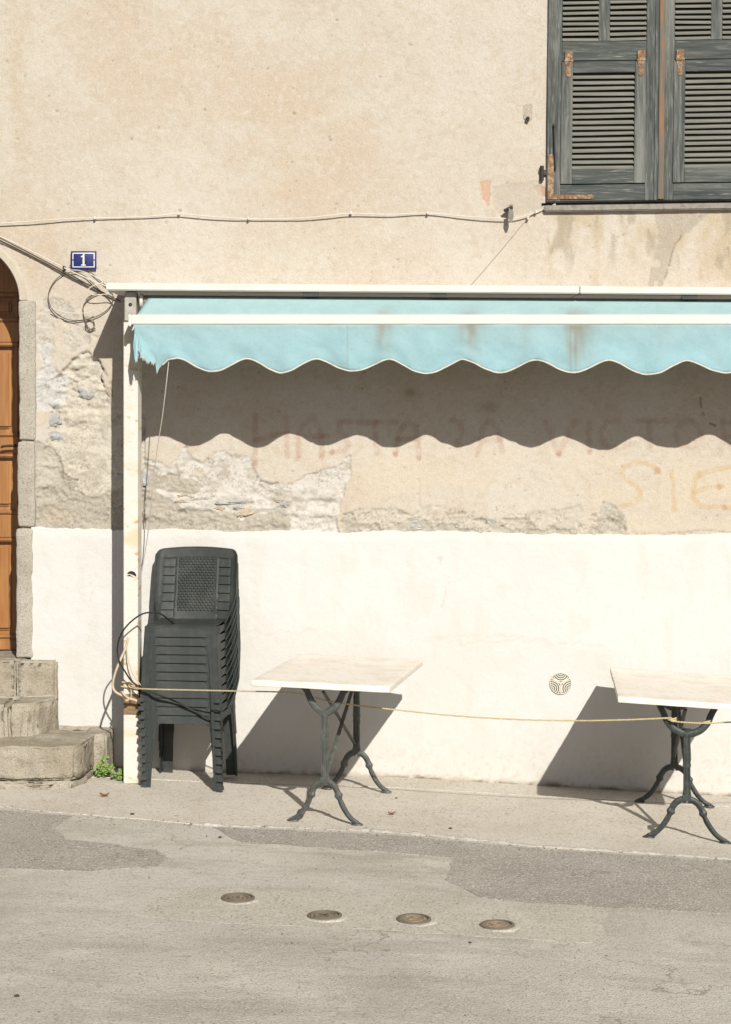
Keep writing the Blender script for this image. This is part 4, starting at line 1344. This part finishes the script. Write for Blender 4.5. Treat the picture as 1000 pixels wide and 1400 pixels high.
rp_ = [P(178, 940, .54), P(200, 942, .64), P(260, 943.5, .76), P(330, 945, .92), P(400, 947, 1.12), P(427, 953, 1.20), P(452, 959, 1.23), P(488, 964.5, 1.24), P(536, 970, 1.25), P(614, 978, 1.27), P(700, 983.5, 1.29), P(785, 985.5, 1.31), P(850, 984.5, 1.33), P(900, 982.5, 1.345), P(921, 981.5, 1.352)]
mb = MB(); twist(mb, dens(rp_), .0042); mb.build('strand', m_rope, rope, True)
rp2 = [P(918, 986, 1.358), P(940, 988, 1.362), P(968, 989, 1.352), P(1000, 987.5, 1.33), P(1060, 985, 1.30), P(1200, 975, 1.2)]
mb = MB(); twist(mb, dens(rp2), .0042); mb.build('strand', m_rope, rope, True)
for (px, py, dd, rr) in ((919, 985, 1.33, .021), (967, 988.5, 1.33, .021)):
    c = P(px, py, dd)
    mb = MB()
    ring_ = [c + Vector((rr * 1.05 * math.cos(a), rr * 1.05 * math.sin(a), .004 * math.sin(a * .5 + 1) + i * .0004)) for i, a in enumerate(np.linspace(0, 4 * math.pi, 28))]
    mb.tube(ring_, .0042, 6); mb.build('loop', m_rope, rope, True)
pcx = P(170, 0, .50).x + .0415
kn = MB()
for z0, r0 in ((P(0, 934, .5).z, .0), (P(0, 940, .5).z, .004)):
    lp = []
    for a in np.linspace(0, 2 * math.pi, 33)[:-1]:
        x = max(-.047 - r0, min(.047 + r0, .075 * math.cos(a))); y = max(-.058 - r0, min(.058 + r0, .085 * math.sin(a)))
        q = Matrix.Rotation(R(-6), 3, 'Z') @ Vector((x, y, 0))
        lp.append(Vector((pcx + q.x, -.45 + q.y, z0 + .006 * math.sin(a * 2))))
    kn.tube(lp, .0042, 6, closed=True)
kc = P(181, 937, .525)
kn.tube(catmull([kc + Vector((-.03, .01, .012)), kc + Vector((-.005, -.012, .016)), kc + Vector((.014, -.012, -.002)), kc + Vector((-.004, -.012, -.014)), kc + Vector((-.02, -.008, .0)), kc + Vector((.002, -.02, .010)), kc + Vector((.02, -.006, .004))]), .0045, 6)
kn.tube(catmull([kc + Vector((-.006, -.012, -.006)), kc + Vector((-.004, -.014, -.045)), kc + Vector((-.008, -.010, -.085))]), .004, 6)
kn.build('knot', m_rope, rope, True)

blk = MB().tube(catmull([P(238, 853, .40), P(229, 846, .50), P(217, 838.5, .58), P(196, 839, .62), P(176, 853, .62), P(164, 871, .60), P(160.5, 890, .58), P(164, 906, .58), P(171, 918, .58), P(179, 930, .575), P(190, 939, .60), P(205, 946, .608), P(235, 957, .600), P(262, 970, .600), P(285, 983, .612), P(296, 984, .618), P(302, 990, .612), P(306, 1000, .59)], 8), .0048, 7)
tag(blk.build('black_cable', m_black, None, True), 'black cable looping from the chair seat round the post and across the stack', 'cable')
bg_ = MB().tube(catmull([P(176, 872, .51), P(171, 888, .53), P(163, 906, .56), P(156.5, 924, .56), P(154.5, 938, .55), P(158, 946, .56), P(168, 951.5, .57), P(176, 955, .57), P(184, 957, .56), P(193, 962, .55)], 8), .0068, 7)
bg_.tube(catmull([P(173, 883, .53), P(176, 905, .55), P(182, 922, .56), P(191, 935, .56), P(197, 942, .55)], 6), .0035, 6)
bg_.tube(catmull([P(165, 949, .56), P(167, 946, .58), P(170, 950, .59), P(176, 956, .58), P(172, 958, .58)], 6), .006, 6)
tag(bg_.build('beige_cable', m_beige, None, True), 'beige cable hanging in a loop on the left side of the awning post', 'cable')

cord = MB().tube(catmull([P(231, 492, .655), P(228, 520, .63), P(222, 570, .54), P(213.5, 625, .40), P(208, 680, .28), P(201.5, 735, .15), P(195, 775, .07), P(188, 815, .03)], 8), .0030, 6)
tag(cord.build('pull_cord', m_cord, None, True), 'thin pale cord hanging from the torn valance behind the stacked chairs', 'cord')

wire = thing('wall_wire', 'thin pale wire clipped across the plaster from the left edge to the window ledge', 'wire', P(400, 297, .01))
wp = [(-200, 314), (0, 305), (60, 301), (100, 298.5), (160, 297.5), (205, 295.5), (245, 292.5), (290, 296), (340, 299), (380, 299), (420, 297.5), (450, 294.5), (480, 291.5), (530, 293), (585, 291.5), (640, 296), (690, 298.5), (715, 296), (735, 289), (748, 283)]
MB().tube(catmull([P(x, y, .022 + .006 * math.sin(x / 33)) for x, y in wp], 6), .0036, 6).build('wire_run', m_wire, wire, True)
MB().tube(catmull([P(738, 288, .014), (P(722, 298, .010)), P(700, 324, .010), P(668, 362, .010), P(640, 394, .012)], 6), .0016, 6).build('wire_drop', m_beige, wire, True)
for x, y in ((130, 297.7), (245, 292), (340, 298.6), (480, 291), (585, 291), (733, 289.5), (722, 298)):
    MB().box(P(x, y, .016), (.012, .034, .020)).build('clip', m_wire, wire, False, .003)

coil = thing('coiled_wires', 'loose loops of pale wire, dark strands standing in for their shadows, on the wall below the number plate', 'wires', P(110, 390, .02))
MB().tube(catmull([P(-150, 270, .04), P(-40, 306, .04), P(0, 323, .045), P(45, 344, .05), P(90, 367, .06), P(125, 383, .07), P(150, 393, .09), P(172, 403, .2)], 6), .0038, 6).build('wire_run', m_wire, coil, True)
MB().tube(catmull([P(-150, 268, .016), P(-40, 305, .016), P(0, 325, .016), P(45, 348, .016), P(90, 372, .016), P(130, 394, .016), P(165, 412, .016)], 6), .0050, 6).build('wire_run', m_wire_shadow, coil, True)  # dark run close to the wall, standing in for the pale wire's shadow
MB().tube(catmull([P(95, 363, .016), P(103, 361, .016), P(118, 367, .016), P(135, 382, .016), P(152, 398, .016), P(154, 412, .016), P(146, 424, .016), P(128, 434, .016), P(104, 438, .016), P(86, 434, .016), P(71, 422, .016), P(66, 405, .016), P(72, 388, .016), P(84, 376, .016), P(99, 372, .016), P(114, 376, .016), P(130, 390, .016), P(142, 402, .016)], 6), .0030, 6).build('loop', m_wire_shadow, coil, True)  # shadow of the pale loops modelled as a dark tube
MB().tube(catmull([P(94, 369, .06), P(110, 370, .08), P(130, 378, .08), P(140, 386, .08), P(128, 390, .08), P(120, 397, .08), P(128, 403, .07), P(148, 402, .07), P(156, 406, .06)], 6), .0030, 6).build('loop', m_wire, coil, True)
MB().tube(catmull([P(70, 420, .05), P(90, 427, .06), P(115, 428, .06), P(130, 424, .05)], 6), .0026, 6).build('loop', m_wire, coil, True)
MB().tube(catmull([P(140, 399, .014), P(126, 405, .014), P(115, 416, .014), P(114, 428, .014), P(117, 440, .014), P(123, 450, .014), P(129, 446, .014), P(127, 438, .014), P(119, 438, .014), P(117, 446, .014), P(122, 451, .014), P(131, 449, .014)], 6), .0032, 6).build('loop', m_wire_shadow, coil, True)  # another dark loop in place of a cast shadow
MB().box(P(88, 366, .03), (.012, .07, .02)).build('clip', m_iron, coil, False, .003)

# ------------------------------------------------------------------ number plate
sg = thing('number_plate', 'small blue enamel plate with a white 1 on the plaster', 'sign', P(114.5, 355.5, .02))
sc = P(114.5, 355.5, .022)
SW, SH = .153, .108


def dome(x, z): return -.010 * (1 - (x / (SW * .6)) ** 2) * (1 - (z / (SH * .6)) ** 2)


def plate_fn(u, v):
    x = (u - .5) * SW; z = (v - .5) * SH
    return sc + Vector((x, dome(x, z), z))


MB().shell(16, 12, plate_fn, (0, .006, 0)).build('plate', m_blue, sg, True)
bd = MB()
bw = .006; ix, iz = SW / 2 - .010, SH / 2 - .010
for (x0, x1, z0, z1) in ((-ix, ix, iz - bw, iz), (-ix, ix, -iz, -iz + bw), (-ix, -ix + bw, -iz + bw, -.004), (-ix, -ix + bw, .004, iz - bw), (ix - bw, ix, -iz + bw, -.004), (ix - bw, ix, .004, iz - bw)):
    def bf(u, v, x0=x0, x1=x1, z0=z0, z1=z1):
        x = lerp(x0, x1, u); z = lerp(z0, z1, v)
        return sc + Vector((x, dome(x, z) - .0022, z))
    bd.shell(16 if x1 - x0 > .05 else 2, 10 if z1 - z0 > .03 else 2, bf, (0, .0015, 0))
bd.build('border', m_enamel, sg)
dg_ = MB()
one = [(-.014, -.034), (.014, -.034), (.014, -.028), (.0065, -.026), (.0065, .036), (-.001, .036), (-.006, .027), (-.015, .022), (-.015, .016), (-.0045, .018), (-.0045, -.026), (-.014, -.028)]
dg_.prism(one, .0012, lambda a, b, w: sc + Vector((a, dome(0, 0) - .0022 + w, b)))
dg_.build('numeral', m_enamel, sg)

# ------------------------------------------------------------------ vent, shutter stay, anchor
vt = thing('wall_vent', 'round cream vent grille with curved slots in the white wall between the tables', 'vent', P(767, 934.5, .02))
vc = P(767, 934.5, .018); VR = .0605
MB().lathe([(VR + .006, .010), (VR + .006, -.002), (VR + .002, -.005), (VR - .001, -.002), (VR - .001, .010)], 40, Matrix.Translation(vc) @ Matrix.Rotation(R(90), 4, 'X') @ Matrix.Scale(-1, 4, (0, 0, 1)), cap=False).build('rim', m_vent, vt, True)
MB().lathe([(VR, -.006), (VR, -.001)], 36, Matrix.Translation(vc) @ Matrix.Rotation(R(90), 4, 'X')).build('dark_backing', M('vent_shade', (.10, .09, .075), 1), vt)
bars = []
cen = [(0, VR * 1.02), (-VR * .885, -VR * .51), (VR * .885, -VR * .51)]
for ci, (cx, cz) in enumerate(cen):
    for rad in (.0105, .0225, .0345, .0465, .0585):
        run = []
        for a in np.linspace(0, 2 * math.pi, 145):
            x, z = cx + rad * math.cos(a), cz + rad * math.sin(a)
            near = min(range(3), key=lambda q: math.hypot(x - cen[q][0], z - cen[q][1]))
            ok = math.hypot(x, z) < VR - .0015 and (near == ci)
            if ok: run.append((x, z))
            if (not ok or a > 6.28) and run:
                if len(run) > 3: bars.append(run)
                run = []
for run in bars:
    mb = MB().tube([vc + Vector((x, -.003, z)) for x, z in run], .0040, 6)
    mb.build('bar', m_vent, vt, True)
mb = MB()
for a in (90, 210, 330):
    a = R(a + 180)
    mb.tube([vc + Vector((0, -.003, 0)), vc + Vector((math.cos(a) * VR, -.003, math.sin(a) * VR))], .006, 6)
mb.build('spoke', m_vent, vt, True)

stay = thing('shutter_stay', 'small iron shutter stay sticking out of the wall left of the window', 'iron hook', P(693, 290, .02))
sm_ = MB()
sm_.tube([P(699, 284, -.01), P(699, 284, .085)], .012, 8)
sm_.tube([P(699, 283, .03), P(690, 288, .045)], .010, 8)
sm_.build('pin', m_iron, stay, True)
m_stay = M('dull_grey_iron', (.30, .28, .25), .7, var=[(40, 3, (.2, .18, .15), .45, .65, .8)])
sm_ = MB()
c_ = P(699, 284, .078)
sm_.prism([(-.013, .016), (0, .022), (.013, .016), (.013, -.01), (.016, -.055), (.006, -.085), (-.006, -.085), (-.016, -.055), (-.013, -.01)], .006, lambda a, b, w: c_ + Vector((a, -w, b)))
sm_.build('tongue', m_stay, stay, False)
anc = thing('wall_anchor', 'rusty bolt stub in a grey mortar patch left of the shutters', 'bolt', P(722, 161, .0))
MB().tube([P(722, 161, -.02), P(722, 162, .028)], .012, 10).build('stub', m_iron, anc, True)
MB().lathe([(.028, 0), (.024, .006), (.012, .008)], 14, Matrix.Translation(P(722, 160, -.002)) @ Matrix.Rotation(R(90), 4, 'X')).build('collar', m_mortar, anc, True)

# ------------------------------------------------------------------ weeds
def weed(px, py, w, h, n, seed, label):
    base = G(px, py)
    base.z += .005
    t = thing('weed', label, 'plant', base, 0, 'weeds at the foot of the wall')
    rn = random.Random(seed)
    lf, stm = MB(), MB()
    for i in range(n):
        a = rn.uniform(0, 2 * math.pi); rr = math.sqrt(rn.random())
        tip = base + Vector((math.cos(a) * rr * w, math.sin(a) * rr * w * .6, h * (rn.uniform(.15, 1) * (1 - .55 * rr))))
        if rn.random() < .5: stm.tube([base + Vector((rn.uniform(-.01, .01), 0, 0)), base.lerp(tip, .5) + Vector((0, 0, .012)), tip], .0015, 4)
        for q in range(6):
            s = rn.uniform(.006, .013)
            nrm = Vector((rn.uniform(-.7, .7), rn.uniform(-1.1, .1), rn.uniform(.25, 1))).normalized()
            t1 = nrm.orthogonal().normalized(); t1 = Quaternion(nrm, rn.uniform(0, 6.28)) @ t1
            t2 = nrm.cross(t1)
            c = tip + Vector((rn.uniform(-.018, .018), rn.uniform(-.018, .018), rn.uniform(-.012, .012)))
            o_ = [(0, -.9), (.45, -.7), (.62, -.2), (.95, .1), (.55, .45), (.3, .95), (0, .7), (-.3, .95), (-.55, .45), (-.95, .1), (-.62, -.2), (-.45, -.7)]
            pts = [c + t1 * x * s + t2 * y * s - nrm * (x * x + y * y) * s * .25 for x, y in o_]
            lf.add([c] + pts, [(0, k + 1, (k + 1) % 12 + 1) for k in range(12)])
    lf.build('foliage', m_leaf, t)
    stm.build('stem', m_leaf, t, True)


weed(142, 1065, .046, .150, 36, 3, 'larger bright green weed growing at the corner of the lowest step')
weed(164, 1068, .034, .085, 20, 8, 'smaller green weed growing at the foot of the awning post')

# ------------------------------------------------------------------ valve covers in the street
for i, (px, py, lab) in enumerate(((325.5, 1230, 'round iron valve cover in the street, leftmost of the row of four'), (444, 1254, 'round iron valve cover in the street with a dark broken centre, second from the left'),
                                   (566, 1259, 'round iron valve cover in the street, third from the left'), (680, 1267, 'round iron valve cover in the street, rightmost, below the asphalt patch'))):
    c = G(px, py); c.z += .004
    t = thing('valve_cover', lab, 'valve cover', c, R(i * 37), 'row of valve covers')
    r = .074
    MB().lathe([(r, -.01), (r, .006), (r - .004, .0085), (r - .012, .008), (r - .013, .002), (r - .013, -.01)], 36, cap=False).build('ring', m_coverd, t, True, local=True)
    t.rotation_euler = (R((.8, -1.2, .5, -.6)[i]), R((.6, .4, -1.0, .8)[i]), R(i * 37))
    col_ = MB().lathe([(r - .002, -.006), (r - .001, .0010), (r + .006, .0012), (r + .016, .0002), (r + .024, -.008)], 40, cap=False)
    col_.v = [p * (1 + .10 * mnoise.noise(Vector((p.x * 30, p.y * 30, i))) * (1 if p.xy.length > r else 0)) for p in col_.v]
    col_.build('collar', m_trench, t, True, local=True)
    lid = MB().lathe([(.0001, .003), (r - .016, .003), (r - .015, -.01)], 36, cap=False)
    lid.build('lid', m_cover, t, True, local=True)
    pat = MB()
    for s in (-1, 1):
        arc = [Vector((s * (.012 + .030 * math.cos(a) ** 2 + .004), .044 * math.sin(a), .004)) for a in np.linspace(-1.35, 1.35, 14)]
        pat.tube(arc, .0036, 6)
        pat.tube([Vector((s * (.030 + .010 * math.cos(a)), .016 * math.sin(a), .004)) for a in np.linspace(0, 2 * math.pi, 13)[:-1]], .003, 5, closed=True)
    pat.box((0, 0, .004), (.016, .05 if i != 1 else .07, .004))
    if i == 1: pat.lathe([(.020, .002), (.022, .005), (.014, .006)], 12)
    pat.build('raised_pattern', m_coverd if i < 2 else m_cover, t, True, local=True)

# ------------------------------------------------------------------ litter
for px, py, s, lab in ((536, 1116, .020, 'curled orange dry leaf on the pavement right of the grey table'), (143, 1091, .026, 'dark curled leaf on the pavement before the lowest step')):
    c = G(px, py); c.z += .010
    t = MB().shell(6, 4, lambda u, v: c + Vector(((u - .5) * 2 * s, (v - .5) * s * 1.1 * (1 - (2 * u - 1) ** 2) ** .5, s * .5 * (2 * u - 1) ** 2 + s * .3 * abs(2 * v - 1))), (0, 0, .001))
    tag(t.build('dry_leaf', m_dry, None, True), lab, 'leaf')
for px, py, s, lab in ((301, 1146, .009, 'dark pebble at the left tip of the right asphalt patch'), (616, 1134.5, .009, 'dark pebble near the kerb between the tables'), (542, 1093, .007, 'small brown pebble beside the rear foot of the grey table'),
                       (181, 1115, .011, 'flat dark fleck on the pavement below the chairs'), (643, 1290, .006, 'tiny dark fleck in the street below the valve covers'), (428, 1383, .011, 'small pale stone near the bottom of the street'), (23, 1363, .009, 'small brown stone at the lower left of the street')):
    c = G(px, py); c.z += .008 if py < 1140 else .004
    tag(lump(c, (s, s * .8, s * .45), px).build('pebble', m_peb if 'pale' not in lab else m_mortar, None, True), lab, 'pebble')

# grit gathered along the kerb and at the foot of the wall
rg = random.Random(21)
gm = MB()
for i in range(900):
    k = rg.random()
    if k < .55:
        j = rg.randrange(len(EDGE) - 1); f = rg.random()
        px = lerp(EDGE[j][0], EDGE[j + 1][0], f); py = lerp(EDGE[j][1], EDGE[j + 1][1], f) + rg.gauss(2, 4)
        if not -20 < px < 1020: continue
        c = G(px, py)
    elif k < .8:
        x = rg.uniform(-1.4, 2.3); c = Vector((x, -abs(rg.gauss(.02, .03)) - .015, gz(x)))
    else:
        c = G(rg.uniform(0, 1000), rg.uniform(1100, 1390))
    sz = rg.uniform(.0018, .0052) * (1.5 if rg.random() < .08 else 1)
    c.z += .004
    vs_q = [c + Vector((rg.uniform(.6, 1.2) * sz * a, rg.uniform(.6, 1.2) * sz * b, rg.uniform(.4, .9) * sz * e)) for a, b, e in ((1, 0, .2), (-1, 0, .1), (0, 1, .1), (0, -1, .2), (0, 0, 1.2), (0, 0, -.8))]
    gm.add(vs_q, [(0, 2, 4), (2, 1, 4), (1, 3, 4), (3, 0, 4), (2, 0, 5), (1, 2, 5), (3, 1, 5), (0, 3, 5)])
m_grit = M('grit', (.42, .37, .30), .95, var=[(25, 2, (.16, .135, .10), .45, .58, .9), (31, 2, (.66, .62, .55), .55, .66, .8)])
tag(gm.build('grit', m_grit), 'fine grit scattered along the kerb and at the foot of the wall', 'grit', kind='stuff')
